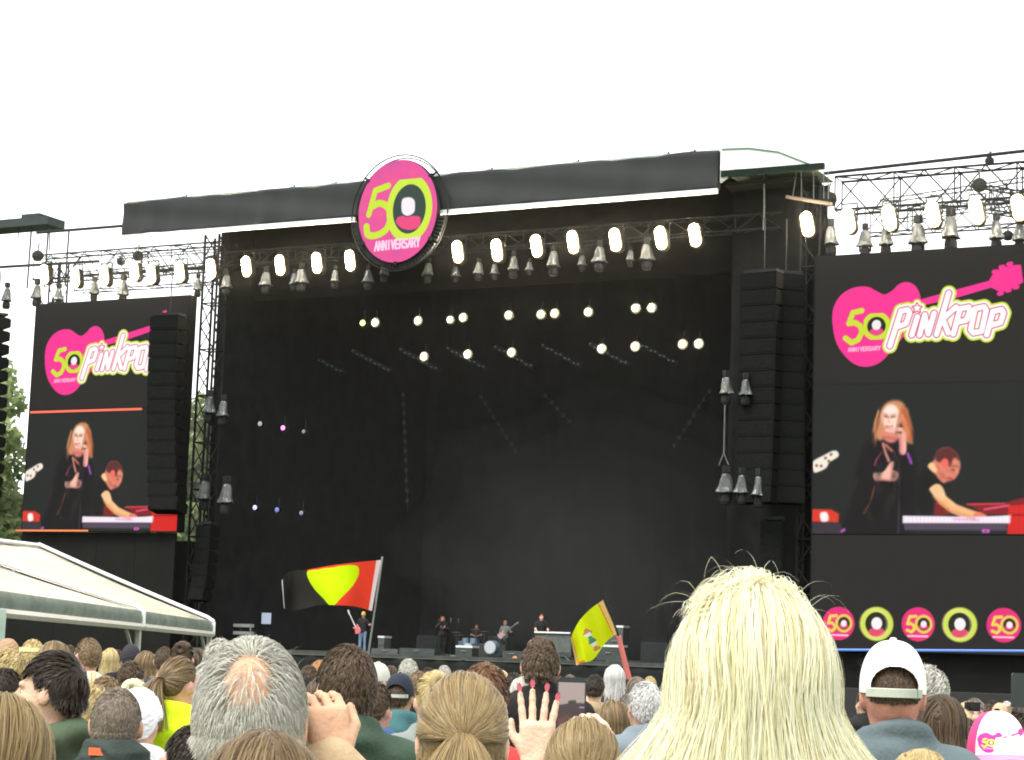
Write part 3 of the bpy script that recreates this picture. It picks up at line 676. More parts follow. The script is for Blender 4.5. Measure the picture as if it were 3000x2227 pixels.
cr_ = [(930,585,.8),(990,590,.62),(1040,583,.7),(1075,585,.6),(1116,572,.85),(1150,578,.5),(1203,563,.95),(1265,566,.6),(1303,553,.95),(1370,555,.62),(1406,548,.98)]
cwg = [(1806,512,1.15),(1880,518,1.0),(1925,514,1.1),(1995,508,1.2),(2066,494,1.3),(2165,500,1.1),(2215,505,1.0)]
for i, (x, y, s_) in enumerate(cl): cover(x, y, s_*1.05, f'{ORD[i] if i < 12 else "last"} plastic covered moving light from the oval sign on the tent side', rz=rr_.uniform(0, 6))
for i, (x, y, s_) in enumerate(cr_): cover(x, y, s_*1.0, f'{ORD[i]} plastic covered moving light past the oval sign, tarpaulin side', rz=rr_.uniform(0, 6))
for i, (x, y, s_) in enumerate(cwg): cover(x, y, s_*.95, f'{ORD[i]} plastic covered moving light on the wing truss', rz=rr_.uniform(0, 6))
for x, y, s_, lab in ((455,880,.95,'upper plastic cover beside the tower, clear white one'),(485,888,.9,'upper plastic cover with dull creases, next to the clear white one'),(445,1065,1.05,'lower plastic cover beside the tower, paler one'),(492,1072,1.1,'lower plastic cover with dull creases by the tower'),
                      (1578,838,.85,'single clear plastic cover above the hanging rod'),(1620,842,.8,'creased plastic cover beside the one above the hanging rod'),(1577,1050,.95,'first of three plastic covers below the hanging rod'),(1613,1052,.9,'middle of three plastic covers below the hanging rod'),(1650,1056,.95,'dullest of three plastic covers, next to the speaker column')):
    cover(x, y, s_*1.15, lab, 'plastic covered moving lights', 69.0 if x > 1500 else 70.6, rr_.uniform(0, 6))
hp = at(1575, 880, 71.2)
tag(obj('hanging_rod', MB().path([at(1576,862,71.2), at(1573,985,71.2)], .03).bar(at(1573,985,71.2), at(1562,1012,71.2), .025).bar(at(1573,985,71.2), at(1583,1010,71.2), .025), alu, None, hp), 'thin hanging rod with forked end between two groups of plastic covers', 'rod')
# LED battens slanting under the roof
bt = mat('batten_dots', (.1, .1, .1), .5, 0, emit=(.25, .4, .35), strength=.07)
for i in range(9):
    px = 560+i*103; py = 768-i*3; a, b_ = at(px, py, 80), at(px+86, py+46, 80)
    T = thing('light_batten', f'{ORD[i]} faint slanting lamp batten in the dark roof, counted from the tower', 'stage light', a, 0, 'faint slanting battens'); D = b_-a
    obj('batten_case', MB().bar((0, 0, 0), D, .12, 6), darkmetal, T); mb = MB()
    for j in range(9): mb.cbox(D*(j+.5)/9+[0, -.16, .03*(-1)**j], (.07, .03, .07))
    obj('diodes', mb, bt, T)['kind'] = 'stuff'
def beads(pts, label):
    mb = MB(); pts = [np.asarray(p) for p in pts]
    for a, b_ in zip(pts[:-1], pts[1:]):
        n = int(np.linalg.norm(b_-a)/.42)
        for j in range(n): mb.cbox(a+(b_-a)*j/n, (.13, .13, .18))
    mb.path(pts, .02)
    tag(obj('light_chain', mb, mat('bead', (.05, .053, .053), .6, 0), None, pts[0]), label, 'light chain')
beads([at(876, 858, 84), at(882, 1000, 84), at(886, 1110, 84)], 'grey string of small beads hanging straight down in the dark stage')
beads([at(1045, 862, 86), at(1130, 995, 86)], 'string of beads slanting down below the lower spotlights')
beads([at(1185, 860, 86), at(1250, 930, 86)], 'shorter string of beads slanting down deep in the stage')
beads([at(1540, 850, 86), at(1455, 985, 86)], 'string of beads slanting the other way near the side masking')

# ------------------------------------------------------------------ speakers
spk = mat('speaker_black', (.012, .012, .012), .9, .2, 3, spec=.04); grille = mat('speaker_grille', (.010, .0105, .010), .95, .3, 18, spec=.03)
def line_array(label, top, n, w, h, d, curve, rz=0., drift=(0, 0), m=grille):
    T = thing('speaker_array', label, 'speakers', top, rz)
    y = 0; z = 0; ang = 0.
    for i in range(n):
        ang = curve*(i/(n-1))**2.2
        B = MB().prism([(-d/2, -h*.48), (-d/2, h*.48), (d*.35, h*.40), (d*.5, h*.3), (d*.5, -h*.3), (d*.35, -h*.40)], (-w/2, w/2), 'x')
        V = np.vstack(B.v); c, s_ = math.cos(ang), math.sin(ang)
        V = np.stack([V[:, 0], V[:, 1]*c-V[:, 2]*s_, V[:, 1]*s_+V[:, 2]*c], -1)
        dx = drift[0]*(i/(n-1))**2.4
        o = link('speaker_box', mesh_np('speaker_box', V+np.array([dx, y, z-h/2]), B.f), m, T)
        G = MB().box((-w*.46, -d/2-.012, -h*.36), (w*.46, -d/2-.002, h*.36)); V = np.vstack(G.v)
        V = np.stack([V[:, 0], V[:, 1]*c-V[:, 2]*s_, V[:, 1]*s_+V[:, 2]*c], -1)
        link('grille', mesh_np('grille', V+np.array([dx, y, z-h/2]), G.f), m, o)
        z -= h*math.cos(ang); y += h*math.sin(ang)
    obj('fly_frame', MB().cbox((0, 0, .1), (w*.9, d*.7, .12)).bar((0, 0, .1), (0, 0, 2.2), .03), darkmetal, T)
    return T
line_array('long curved speaker column hanging in front of the screen with the red line', at(369, 690, 69.2), 14, 1.35, .615, 1.0, R_(-14), R_(8), (.72, 0))
line_array('broad straight speaker column beside the roof tarpaulin and blonde head', at(1660, 598, 69.6), 14, 1.5, .62, 1.0, R_(-6), R_(-6))
line_array('second speaker column facing the screen with circles, reddish side', at(1708, 600, 70.2), 14, 1.2, .62, .9, R_(-6), R_(40))
line_array('speaker column at the outermost edge in front of trees', at(-5, 690, 70.2), 14, 1.2, .62, .9, R_(-16), R_(-30), (2.1, 0))
line_array('small slanting speaker column by the tower above the tent corner', at(452, 1142, 70.4), 6, .75, .55, .7, R_(-14), 0, (-.1, 0))
line_array('small slanting speaker column beside the blonde head', at(1682, 1133, 70.2), 8, .8, .48, .7, R_(-12), 0, (.3, 0))

# ------------------------------------------------------------------ trees behind
def make_tree():
    T = thing('tree', 'x', 'tree', (0, 0, 0)); bark = mat('bark', (.09, .07, .05), .9, .3, 5)
    b = MB().bar((0, 0, 0), (.15, .1, 5), .42, 8, .3).bar((.15, .1, 5), (0, .2, 11), .3, 8, .12)
    r = np.random.default_rng(21); ends = []
    for i in range(14):
        z0 = r.uniform(3, 11); a = r.uniform(0, 6.28); L = r.uniform(2, 4.5)*(1-.03*z0)
        e = np.array([math.cos(a)*L, math.sin(a)*L, z0+r.uniform(1, 3.5)]); b.bar((.1, .1, z0), e, .12, 5, .04); ends.append(e)
    obj('trunk', b, bark, T)
    cl = np.array(ends+[(0, 0, 14.), (1, 1, 13.), (-1.5, 0, 12.5), (2.5, -1, 10.), (-3, 1, 9.), (0, -3, 9.), (-2.4, -2, 6.), (2.8, 1.5, 6.5), (0, -2.6, 5.), (-2.6, 1., 4.2), (2.6, -1., 4.), (.4, -2.8, 7.2)])
    N = 9000; ci = r.integers(0, len(cl), N); d = r.normal(size=(N, 3)); d /= np.linalg.norm(d, axis=1)[:, None]
    P_ = cl[ci]+d*(r.uniform(.3, 1, N)**.4)[:, None]*r.uniform(1.2, 1.9, len(cl))[ci][:, None]*[1, 1, .85]
    u = r.normal(size=(N, 3)); u /= np.linalg.norm(u, axis=1)[:, None]; w = np.cross(u, d); w /= np.linalg.norm(w, axis=1)[:, None]+1e-9
    s_ = r.uniform(.16, .32, N)[:, None]
    V = np.stack([P_-u*s_, P_-w*s_*.6, P_+u*s_, P_+w*s_*.6], 1).reshape(-1, 3)
    link('crown', mesh_np('crown', V, quads=np.arange(N*4).reshape(-1, 4)), mat_hair('tree_leaves', [(.19, .25, .10), (.28, .35, .15), (.36, .42, .20)], .6, .5), T)
    return T
t0 = make_tree(); t0.location = (-86, 94, 0); t0.scale = (1.2,)*3; t0['label'] = 'leafy green tree behind the outermost speaker column'; t0['group'] = 'trees behind the stage'
for x, y, s_, lab in ((-74, 95, 1.06, 'leafy green tree behind the screen with the red line, outer side'), (-67.5, 99, .93, 'leafy green tree seen through the gap next to the slim tower'), (-61, 101, .8, 'smaller green tree behind the slim tower'), (-90, 96, 1.15, 'tall green tree beyond the outermost mast'), (-99, 90, 1.0, 'green tree far out past the tent'), (-79, 104, 1.1, 'green tree in the back row behind the outermost mast'), (-71, 106, .95, 'green tree in the back row behind the screen with red line')):
    dup(t0, (x, y, 0), x*.7, lab, 'trees behind the stage', (s_*1.2, s_*1.2, s_*1.18))

# ------------------------------------------------------------------ marquee
def L(lat, dep, z):                         # lateral metres and depth on the ground from the viewpoint, height
    h = np.array([-math.sin(YAW), math.cos(YAW), 0]); s_ = np.array([math.cos(YAW), math.sin(YAW), 0])
    return h*dep+s_*lat+np.array([0, 0, z])
tent = thing('marquee_tent', 'white marquee tent with valance and white eave bar before the stage', 'tent', L(-9, 36, 0)); TBs = L(-9, 36, 0)
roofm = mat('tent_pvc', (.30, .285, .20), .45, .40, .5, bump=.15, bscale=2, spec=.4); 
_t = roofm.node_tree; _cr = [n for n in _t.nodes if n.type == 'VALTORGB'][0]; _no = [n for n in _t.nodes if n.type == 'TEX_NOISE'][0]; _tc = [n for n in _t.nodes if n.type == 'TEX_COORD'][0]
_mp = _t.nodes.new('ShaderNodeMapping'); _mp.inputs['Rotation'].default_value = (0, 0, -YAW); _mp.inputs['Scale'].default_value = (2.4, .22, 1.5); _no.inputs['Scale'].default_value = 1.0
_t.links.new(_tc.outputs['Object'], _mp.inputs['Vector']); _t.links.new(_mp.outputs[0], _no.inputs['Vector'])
for _p, _c in ((.36, (.105, .09, .066)), (.5, (.19, .185, .16)), (.6, (.165, .17, .09))): _e = _cr.color_ramp.elements.new(_p); _e.color = (*_c, 1)  # tan and yellow streaks: reflections on the pvc painted into its colour
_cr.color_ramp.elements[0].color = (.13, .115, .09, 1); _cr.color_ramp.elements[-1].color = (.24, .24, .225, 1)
valm = mat('tent_valance', (.12, .155, .135), .5, .35, 3, spec=.4); bar_m = mat('tent_bar', (.36, .345, .33), .45, .06)
D_ = [24.9, 37, 46]; lat0 = -6.75; ez = [2.02, 1.95, 1.89]; rz_ = [3.2, 3.42, 3.74]; latr = -10.85
yel = mat('tent_pvc_yellow', (.60, .64, .22), .45, .3, .6, spec=.4)
for i in range(2):
    nu, nv = 14, 12; U, Vv = np.meshgrid(np.linspace(0, 1, nu), np.linspace(0, 1, nv)); V = []
    for v, u in zip(Vv.ravel(), U.ravel()):
        d = D_[i]*(1-u)+D_[i+1]*u; zz = (ez[i]*(1-u)+ez[i+1]*u+.26)*(1-v)+(rz_[i]*(1-u)+rz_[i+1]*u)*v
        sag = -.10*math.sin(math.pi*u)*math.sin(math.pi*v)-.04*math.sin(math.pi*v)
        zz += .015*math.sin(9*u*math.pi+v*3)
        V.append(L(lat0-.12*(1-v)*0+(latr-lat0)*v, d, zz+sag)-TBs)
    I = np.arange(nu*nv).reshape(nv, nu); q = np.stack([I[:-1, :-1], I[:-1, 1:], I[1:, 1:], I[1:, :-1]], -1).reshape(-1, 4)
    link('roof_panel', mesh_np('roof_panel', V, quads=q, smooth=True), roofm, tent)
    V = []
    for v in (0, .5, 1):
        for u in np.linspace(0, 1, 40):
            d = D_[i]*(1-u)+D_[i+1]*u; zz = ez[i]*(1-u)+ez[i+1]*u
            V.append(L(lat0+.015*math.sin(u*70)*(1-v)+.05*math.sin(v*3.1), d, zz+.02+.25*v)-TBs)
    I = np.arange(120).reshape(3, 40); q = np.stack([I[:-1, :-1], I[:-1, 1:], I[1:, 1:], I[1:, :-1]], -1).reshape(-1, 4)
    link('valance', mesh_np('valance', V, quads=q, smooth=True), valm, tent)
    obj('eave_bar', MB().bar(L(lat0+.05, D_[i]+.04, ez[i]-.03), L(lat0+.05, D_[i+1]-.04, ez[i+1]-.03), .07, 6), bar_m, tent, TBs)
for i in range(3):
    pts = [L(lat0+.06, D_[i], ez[i]-.05), L(lat0+.06, D_[i], ez[i]+.26), L(lat0-.1, D_[i], ez[i]+.36)]
    for v in np.linspace(.1, 1, 8): pts.append(L(lat0+(latr-lat0)*v, D_[i], (ez[i]+.26)*(1-v)+rz_[i]*v-.02*math.sin(math.pi*v)+.06))
    obj('roof_rib', MB().path(pts, .045, 5), whitepaint, tent, TBs)
    obj('post', MB().bar(L(lat0-.02, D_[i]+.01, 0), L(lat0-.02, D_[i]+.01, ez[i]), .06, 6), bar_m, tent, TBs)
    obj('brace', MB().bar(L(lat0-.02, D_[i]+(-1 if i else 1)*.02, ez[i]-.75), L(lat0-.02, D_[i]+(-1.2 if i else 1.2), ez[i]-.08), .035, 5), bar_m, tent, TBs)
    obj('post', MB().bar(L(latr*2-lat0, D_[i], 0), L(latr*2-lat0, D_[i], ez[i]), .06, 6), bar_m, tent, TBs)
    obj('rafter', MB().bar(L(lat0, D_[i]+.1, ez[i]), L(latr, D_[i]+.1, rz_[i]-.1), .05).bar(L(latr, D_[i]+.1, rz_[i]-.1), L(2*latr-lat0, D_[i]+.1, ez[i]), .05), bar_m, tent, TBs)
V = []; 
for d, e, r in zip((D_[0], D_[2]), (ez[0], ez[2]), (rz_[0], rz_[2])): V += [L(latr, d, r)-TBs, L(2*latr-lat0, d, e+.26)-TBs]
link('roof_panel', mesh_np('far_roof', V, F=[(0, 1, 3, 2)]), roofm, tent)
obj('ridge_bar', MB().bar(L(latr, D_[0], rz_[0]+.03), L(latr, D_[2], rz_[2]+.03), .05), whitepaint, tent, TBs)
# nearer tent end that joins it at the picture edge
t2 = thing('awning', 'grey green awning end with thick post joining the white marquee', 'awning', L(-7.1, 23.5, 0)); b2 = L(-7.1, 23.5, 0)
obj('awning_sheet', MB().add([L(-6.6, 24.4, 2.2), L(-6.6, 18, 2.3), L(-9, 18, 2.9), L(-9, 24.4, 2.8), L(-6.6, 24.4, 2.02), L(-6.6, 18, 2.1), L(-9, 18, 2.85), L(-9, 24.4, 2.75)], [(0, 1, 2, 3), (7, 6, 5, 4), (0, 4, 5, 1), (1, 5, 6, 2), (2, 6, 7, 3), (3, 7, 4, 0)]), mat('awning_dark', (.10, .14, .12), .6, .2, 2), t2, b2)
obj('post', MB().bar(L(-6.08, 24, 0), L(-6.08, 24, 2.0), .09, 8), mat('green_post', (.35, .44, .38), .5, .1), t2, b2)
obj('post', MB().bar(L(-6.22, 24, 0), L(-6.22, 24, 2.0), .035, 8), whitepaint, t2, b2)
# ------------------------------------------------------------------ smoke hanging in and before the stage
SM = bpy.data.materials.new('stage_smoke'); SM.use_nodes = True; _t = SM.node_tree; _t.nodes.clear()
_o = _t.nodes.new('ShaderNodeOutputMaterial'); _v = _t.nodes.new('ShaderNodeVolumePrincipled')
_v.inputs['Color'].default_value = (.86, .86, .84, 1); _v.inputs['Density'].default_value = .0026; _v.inputs['Anisotropy'].default_value = .25
_t.links.new(_v.outputs[0], _o.inputs['Volume'])
tag(obj('smoke', MB().box((-62.5, 69.0, 1.5), (-11.5, 91.0, 20.85)), SM), 'thin smoke hanging inside the dark stage', None, None, 'stuff')

c = at(1270, 1180, 81.5); V = []; nu, nv = 28, 14; rs = np.random.default_rng(8); mb = MB()
prof = [(math.sin(math.pi*i/nv), -math.cos(math.pi*i/nv)) for i in range(nv+1)]
mb.lathe(prof, nu); Vs = np.vstack(mb.v)*[8.5, 6.2, 6.6]; Vs *= (1+.10*np.sin(Vs[:, 0]*.7+1)*np.cos(Vs[:, 2]*.8)+.08*np.sin(Vs[:, 2]*1.1+Vs[:, 0]*.5))[:, None]
SM.cycles.volume_sampling = 'EQUIANGULAR'; SM2 = SM.copy(); SM2.name = 'smoke_cloud'; SM2.node_tree.nodes['Principled Volume'].inputs['Density'].default_value = .0055
for i_, f_ in enumerate((1, .84, .68, .52, .36)):
    o_ = obj('smoke', MB().add(Vs*f_+c+np.array([.5, 0, -1.2])*(1-f_), mb.f), SM2); tag(o_, 'pale puff of smoke low in the middle of the dark stage', None, 'puffs of stage smoke', 'stuff')
# ------------------------------------------------------------------ people: one continuous skin per body, clothing and hair as children
def smin(a, b, k):
    h = np.maximum(k-np.abs(a-b), 0)/k
    return np.minimum(a, b)-h*h*k*.25
class SDF:
    def __init__(s, ax, ay, az):
        s.ax = [np.asarray(a, np.float32) for a in (ax, ay, az)]
        s.g = np.full([len(a) for a in s.ax], 1., np.float32)
    def _w(s, lo, hi):
        sl = []; c = []
        for a, l, h in zip(s.ax, lo, hi):
            i, j = np.searchsorted(a, [l, h]); i = max(i-1, 0); j = min(j+1, len(a)); sl.append(slice(i, j)); c.append(a[i:j])
        return tuple(sl), c[0][:, None, None], c[1][None, :, None], c[2][None, None, :]
    def cone(s, a, b, ra, rb, k=.03, cut=False):
        a = np.asarray(a, float); b = np.asarray(b, float); R = max(ra, rb)+k+.035
        w, X, Y, Z = s._w(np.minimum(a, b)-R, np.maximum(a, b)+R)
        e = b-a; l = e@e+1e-12
        t = np.clip(((X-a[0])*e[0]+(Y-a[1])*e[1]+(Z-a[2])*e[2])/l, 0, 1)
        d = np.sqrt((X-a[0]-t*e[0])**2+(Y-a[1]-t*e[1])**2+(Z-a[2]-t*e[2])**2)-(ra+(rb-ra)*t)
        s.g[w] = smin(s.g[w], d.astype(np.float32), k); return s
    def ell(s, c, r, k=.03, rot=None):
        c = np.asarray(c, float); r = np.asarray(r, float); R = r.max()+k+.035
        w, X, Y, Z = s._w(c-R, c+R); X = X-c[0]; Y = Y-c[1]; Z = Z-c[2]
        if rot is not None:
            ca, sa = math.cos(rot), math.sin(rot); Y, Z = Y*ca+Z*sa, Z*ca-Y*sa
        k0 = np.sqrt((X/r[0])**2+(Y/r[1])**2+(Z/r[2])**2); k1 = np.sqrt((X/r[0]**2)**2+(Y/r[1]**2)**2+(Z/r[2]**2)**2)+1e-6
        s.g[w] = smin(s.g[w], (k0*(k0-1)/k1).astype(np.float32), k); return s
    def plane(s, p, n):                       # keep the side the normal points away from
        X, Y, Z = s.ax[0][:, None, None], s.ax[1][None, :, None], s.ax[2][None, None, :]
        s.g = np.maximum(s.g, ((X-p[0])*n[0]+(Y-p[1])*n[1]+(Z-p[2])*n[2]).astype(np.float32)); return s
    def wrinkle(s, fn):
        X, Y, Z = s.ax[0][:, None, None], s.ax[1][None, :, None], s.ax[2][None, None, :]
        s.g = s.g+fn(X, Y, Z).astype(np.float32); return s
    def mesh(s, name):
        g = s.g; ins = g < 0; nx, ny, nz = g.shape
        acc = np.zeros((nx-1, ny-1, nz-1, 3), np.float32); cnt = np.zeros((nx-1, ny-1, nz-1), np.float32)
        P = np.stack(np.meshgrid(*s.ax, indexing='ij'), -1)
        def sl(o, n): return slice(o, n-1+o)
        corners = [(i, j, k) for i in (0, 1) for j in (0, 1) for k in (0, 1)]
        tot = sum(ins[sl(i, nx), sl(j, ny), sl(k, nz)].astype(np.int8) for i, j, k in corners)
        mix_ = (tot > 0) & (tot < 8); cid = np.argwhere(mix_)
        ci, cj, ck = cid.T; A = np.zeros((len(cid), 3), np.float32); Cn = np.zeros(len(cid), np.float32)
        for a in corners:
            for d in range(3):
                if a[d]: continue
                b = list(a); b[d] = 1
                ga = g[ci+a[0], cj+a[1], ck+a[2]]; gb = g[ci+b[0], cj+b[1], ck+b[2]]; x = (ga < 0) != (gb < 0)
                t = np.where(x, ga/(ga-gb+1e-12), 0)[:, None]
                q = P[ci+a[0], cj+a[1], ck+a[2]]*(1-t)+P[ci+b[0], cj+b[1], ck+b[2]]*t
                A += q*x[:, None]; Cn += x
        V = A/np.maximum(Cn, 1)[:, None]
        vid = np.full(mix_.shape, -1, np.int32); vid[ci, cj, ck] = np.arange(len(cid))
        Q = []
        for d in range(3):
            e = [slice(None)]*3; f = [slice(None)]*3; e[d] = slice(0, -1); f[d] = slice(1, None)
            A_, B_ = ins[tuple(e)], ins[tuple(f)]; x = A_ != B_
            o1, o2 = [(1, 2), (2, 0), (0, 1)][d]
            idx = np.argwhere(x); flip = B_[tuple(idx.T)]
            ok = (idx[:, o1] > 0) & (idx[:, o2] > 0) & (idx[:, o1] < g.shape[o1]-1) & (idx[:, o2] < g.shape[o2]-1)
            idx, flip = idx[ok], flip[ok]
            def c_(a, b):
                z = idx.copy(); z[:, o1] -= a; z[:, o2] -= b; return vid[tuple(z.T)]
            q = np.stack([c_(1, 1), c_(0, 1), c_(0, 0), c_(1, 0)], -1)
            q[flip] = q[flip][:, ::-1]; Q.append(q)
        Q = np.vstack(Q); Q = Q[(Q >= 0).all(1)]
        return mesh_np(name, V, quads=Q, smooth=True)

def axis(lo, hi, h, fine=()):
    """grid lines with finer spacing inside the given spans"""
    out = [lo]
    while out[-1] < hi:
        st = h
        for a, b, hf in fine:
            if a-.001 <= out[-1] < b: st = min(st, hf)
        out.append(out[-1]+st)
    return np.array(out)
HC = np.array([0, -.012, 1.643]); HR = np.array([.077, .096, .107])      # skull centre and radii for a 1.75 m figure
SH = {1: (.185, -.01, 1.405), -1: (-.185, -.01, 1.405)}
POSES = {'down': {1: ((.245, -.03, 1.13), (.25, .07, .88)), -1: ((-.245, -.03, 1.13), (-.25, .07, .88))},
         'phone': {1: ((.25, .17, 1.26), (.06, .34, 1.47)), -1: ((-.25, .17, 1.26), (-.06, .34, 1.47))},
         'lift': {1: ((.27, .12, 1.34), (.128, .05, 1.575)), -1: ((-.245, -.03, 1.13), (-.25, .07, .88))},
         'wave': {-1: ((-.27, .06, 1.42), (-.112, .16, 1.64)), 1: ((.28, .18, 1.42), (.085, .36, 1.645))},
         'oneup': {1: ((.27, .10, 1.42), (.20, .18, 1.66)), -1: ((-.245, -.03, 1.13), (-.25, .07, .88))},
         'play': {1: ((.28, -.05, 1.17), (.08, .16, 1.02)), -1: ((-.30, .0, 1.2), (-.42, .2, 1.22))},
         'keys': {1: ((.25, .10, 1.15), (.2, .36, 1.05)), -1: ((-.25, .10, 1.15), (-.2, .36, 1.05))},
         'mic': {1: ((.27, .08, 1.2), (.06, .2, 1.5)), -1: ((-.26, .02, 1.16), (-.06, .17, 1.2))},
         'hip': {1: ((.29, .02, 1.18), (.12, .2, 1.15)), -1: ((-.29, .02, 1.18), (-.12, .2, 1.15))}}
def hand(S, w, sd, up, back, spread=.16, curl=0., r=.0085, hs=1.):
    """palm and five fingers from wrist w; up: fingers' direction, back: where the back of the hand faces, sd: +1 right hand"""
    up = np.asarray(up, float); up /= np.linalg.norm(up); back = np.asarray(back, float); back -= up*(back@up); back /= np.linalg.norm(back)
    ac = np.cross(up, back)*sd               # across, towards the thumb
    w = np.asarray(w, float)
    for o in (-.026, -.009, .009, .026): S.cone(w+up*.01*hs+ac*o*.8*hs, w+up*.085*hs+ac*o*1.15*hs, .016*hs, .0135*hs, .012)
    for i, (o, L_) in enumerate(((.031, .072), (.011, .080), (-.011, .075), (-.030, .058))):
        L_ *= hs; k = w+up*.09*hs+ac*o*1.1*hs; dr = up+ac*o*spread*18
        dr /= np.linalg.norm(dr); a = k; cu = curl
        for j, f in enumerate((.45, .32, .23)):
            dd = dr*math.cos(cu)-back*math.sin(cu); b = a+dd*L_*f; S.cone(a, b, r*hs*(1.08-.1*j), r*hs*(1.0-.1*j), .004); a = b; cu += curl*.8
    a = w+(up*.03+ac*.03)*hs; b = a+(up*.035+ac*.03)*hs-back*.012*(1+curl); S.cone(a, b, .014, .011, .01); S.cone(b, b+up*.032+ac*.004-back*.02*curl, .0105, .0085, .004)
def rest_hand(S, w, el, sd, curl=.35):
    d = np.asarray(w, float)-np.asarray(el, float); d /= np.linalg.norm(d)
    hand(S, w, sd, d*.8+np.array([0, .1, -.25 if d[2] < 0 else .2]), (sd, .1, .1) if d[2] < 0 else (sd*.4, -1, .2), .1, curl)
def joints(pose, female):
    f = .9 if female else 1.
    J = {}
    for sd in (1, -1):
        s_ = np.array(SH[sd])*[f, 1, 1]; e, w = (np.array(p) for p in POSES[pose][sd]); J[sd] = (s_, e*[f if pose == 'down' else 1, 1, 1], w*[f if pose == 'down' else 1, 1, 1])
    return J
CACHE = {}
def body_mesh(female, pose, fine):
    key = ('body', female, pose, fine)
    if key in CACHE: return CACHE[key]
    J = joints(pose, female); hx = .0075 if fine else .013
    fx = [(-.11, .11, hx)]; fy = [(-.12, .13, hx)]; fz = [(1.45, 1.78, hx)]
    if pose in ('wave', 'lift', 'phone', 'oneup') and fine:
        for sd in (1, -1):
            w = J[sd][2]
            if w[2] > 1.4: fx.append((w[0]-.08, w[0]+.08, .0045)); fy.append((w[1]-.06, w[1]+.05, .0045)); fz.append((w[2]-.02, w[2]+.22, .0045))
    S = SDF(axis(-.52, .52, .022, fx), axis(-.22, .46, .02, fy), axis(-.03, 1.9, .026, fz))
    b = .92 if female else 1.
    S.ell((0, 0, 1.27), (.165*b, .11*b, .22), .05).ell((0, .0, 1.06), (.135*b, .098*b, .2), .05).ell((0, -.012, .93), (.165, .115, .15), .05)
    if female: S.ell((.075, .085, 1.29), (.06, .055, .06), .04).ell((-.075, .085, 1.29), (.06, .055, .06), .04)
    S.cone((-.15*b, -.01, 1.405), (.15*b, -.01, 1.405), .058*b, .058*b, .05)
    S.cone((0, -.02, 1.47), (.14*b, -.012, 1.42), .045, .045, .04).cone((0, -.02, 1.47), (-.14*b, -.012, 1.42), .045, .045, .04)
    S.cone((0, -.025, 1.43), (0, -.006, 1.58), .056*b, .052*b, .03)
    for sd in (1, -1):
        s_, e, w = J[sd]
        S.cone(s_, e, .050*b, .040*b, .04).cone(e, w, .040*b, .026*b, .02)
        hip = (sd*.088, -.01, .90); kn = (sd*.098, .01, .49); an = (sd*.105, -.03, .09)
        S.cone(hip, kn, .085*b, .054, .03).cone(kn, an, .052, .036, .02).cone((sd*.105, -.04, .04), (sd*.125, .13, .028), .036, .028, .02)
    # head
    S.ell(HC, HR, .02).ell((0, .030, 1.588), (.060, .068, .082), .03).cone((-.02, .070, 1.548), (.02, .070, 1.548), .022, .022, .02)
    S.cone((0, .098, 1.640), (0, .118, 1.606), .008, .013, .012).cone((-.014, .103, 1.602), (.014, .103, 1.602), .009, .009, .01)
    S.cone((-.04, .083, 1.655), (.04, .083, 1.655), .012, .012, .015).cone((-.02, .092, 1.572), (.02, .092, 1.572), .009, .009, .012)
    for sd in (1, -1):
        S.ell((sd*.080, -.004, 1.622), (.010, .021, .033), .008, .18).cone((sd*.087, -.016, 1.642), (sd*.084, -.016, 1.61), .006, .006, .004)
        S.cone((sd*.035, .066, 1.60), (sd*.045, .05, 1.60), .022, .022, .02)
    for sd in (1, -1):
        s_, e, w = J[sd]
        if pose == 'wave' and sd == -1: hand(S, w, -1, (.03, .03, 1), (0, -1, .05), .30, .06, hs=1.06)
        elif pose == 'lift' and sd == 1: hand(S, w, 1, (-.22, .2, .9), (.5, -1, .2), .08, .6, hs=.9)
        elif pose in ('phone', 'wave'): hand(S, w, sd, (-sd*.35, .1, .7), (sd*.55, -.7, .2), .08, .55)
        elif pose == 'oneup' and sd == 1: hand(S, w, 1, (0, .1, 1), (0, -1, .1), .08, .5)
        else: rest_hand(S, w, e, sd, .3)
    CACHE[key] = S.mesh('body'); return CACHE[key]
def wr(seed, amp):
    r = np.random.default_rng(seed); k = [(r.uniform(-26, 26), r.uniform(-26, 26), r.uniform(-42, 42), r.uniform(0, 6), r.uniform(.3, 1)) for _ in range(7)]
    def fn(X, Y, Z):
        o = 0
        for a, b, c, p, w in k: o = o+w*np.sin(X*a+Y*b+Z*c+p+1.5*np.sin(Z*9+p))
        return o*amp/2.2
    return fn
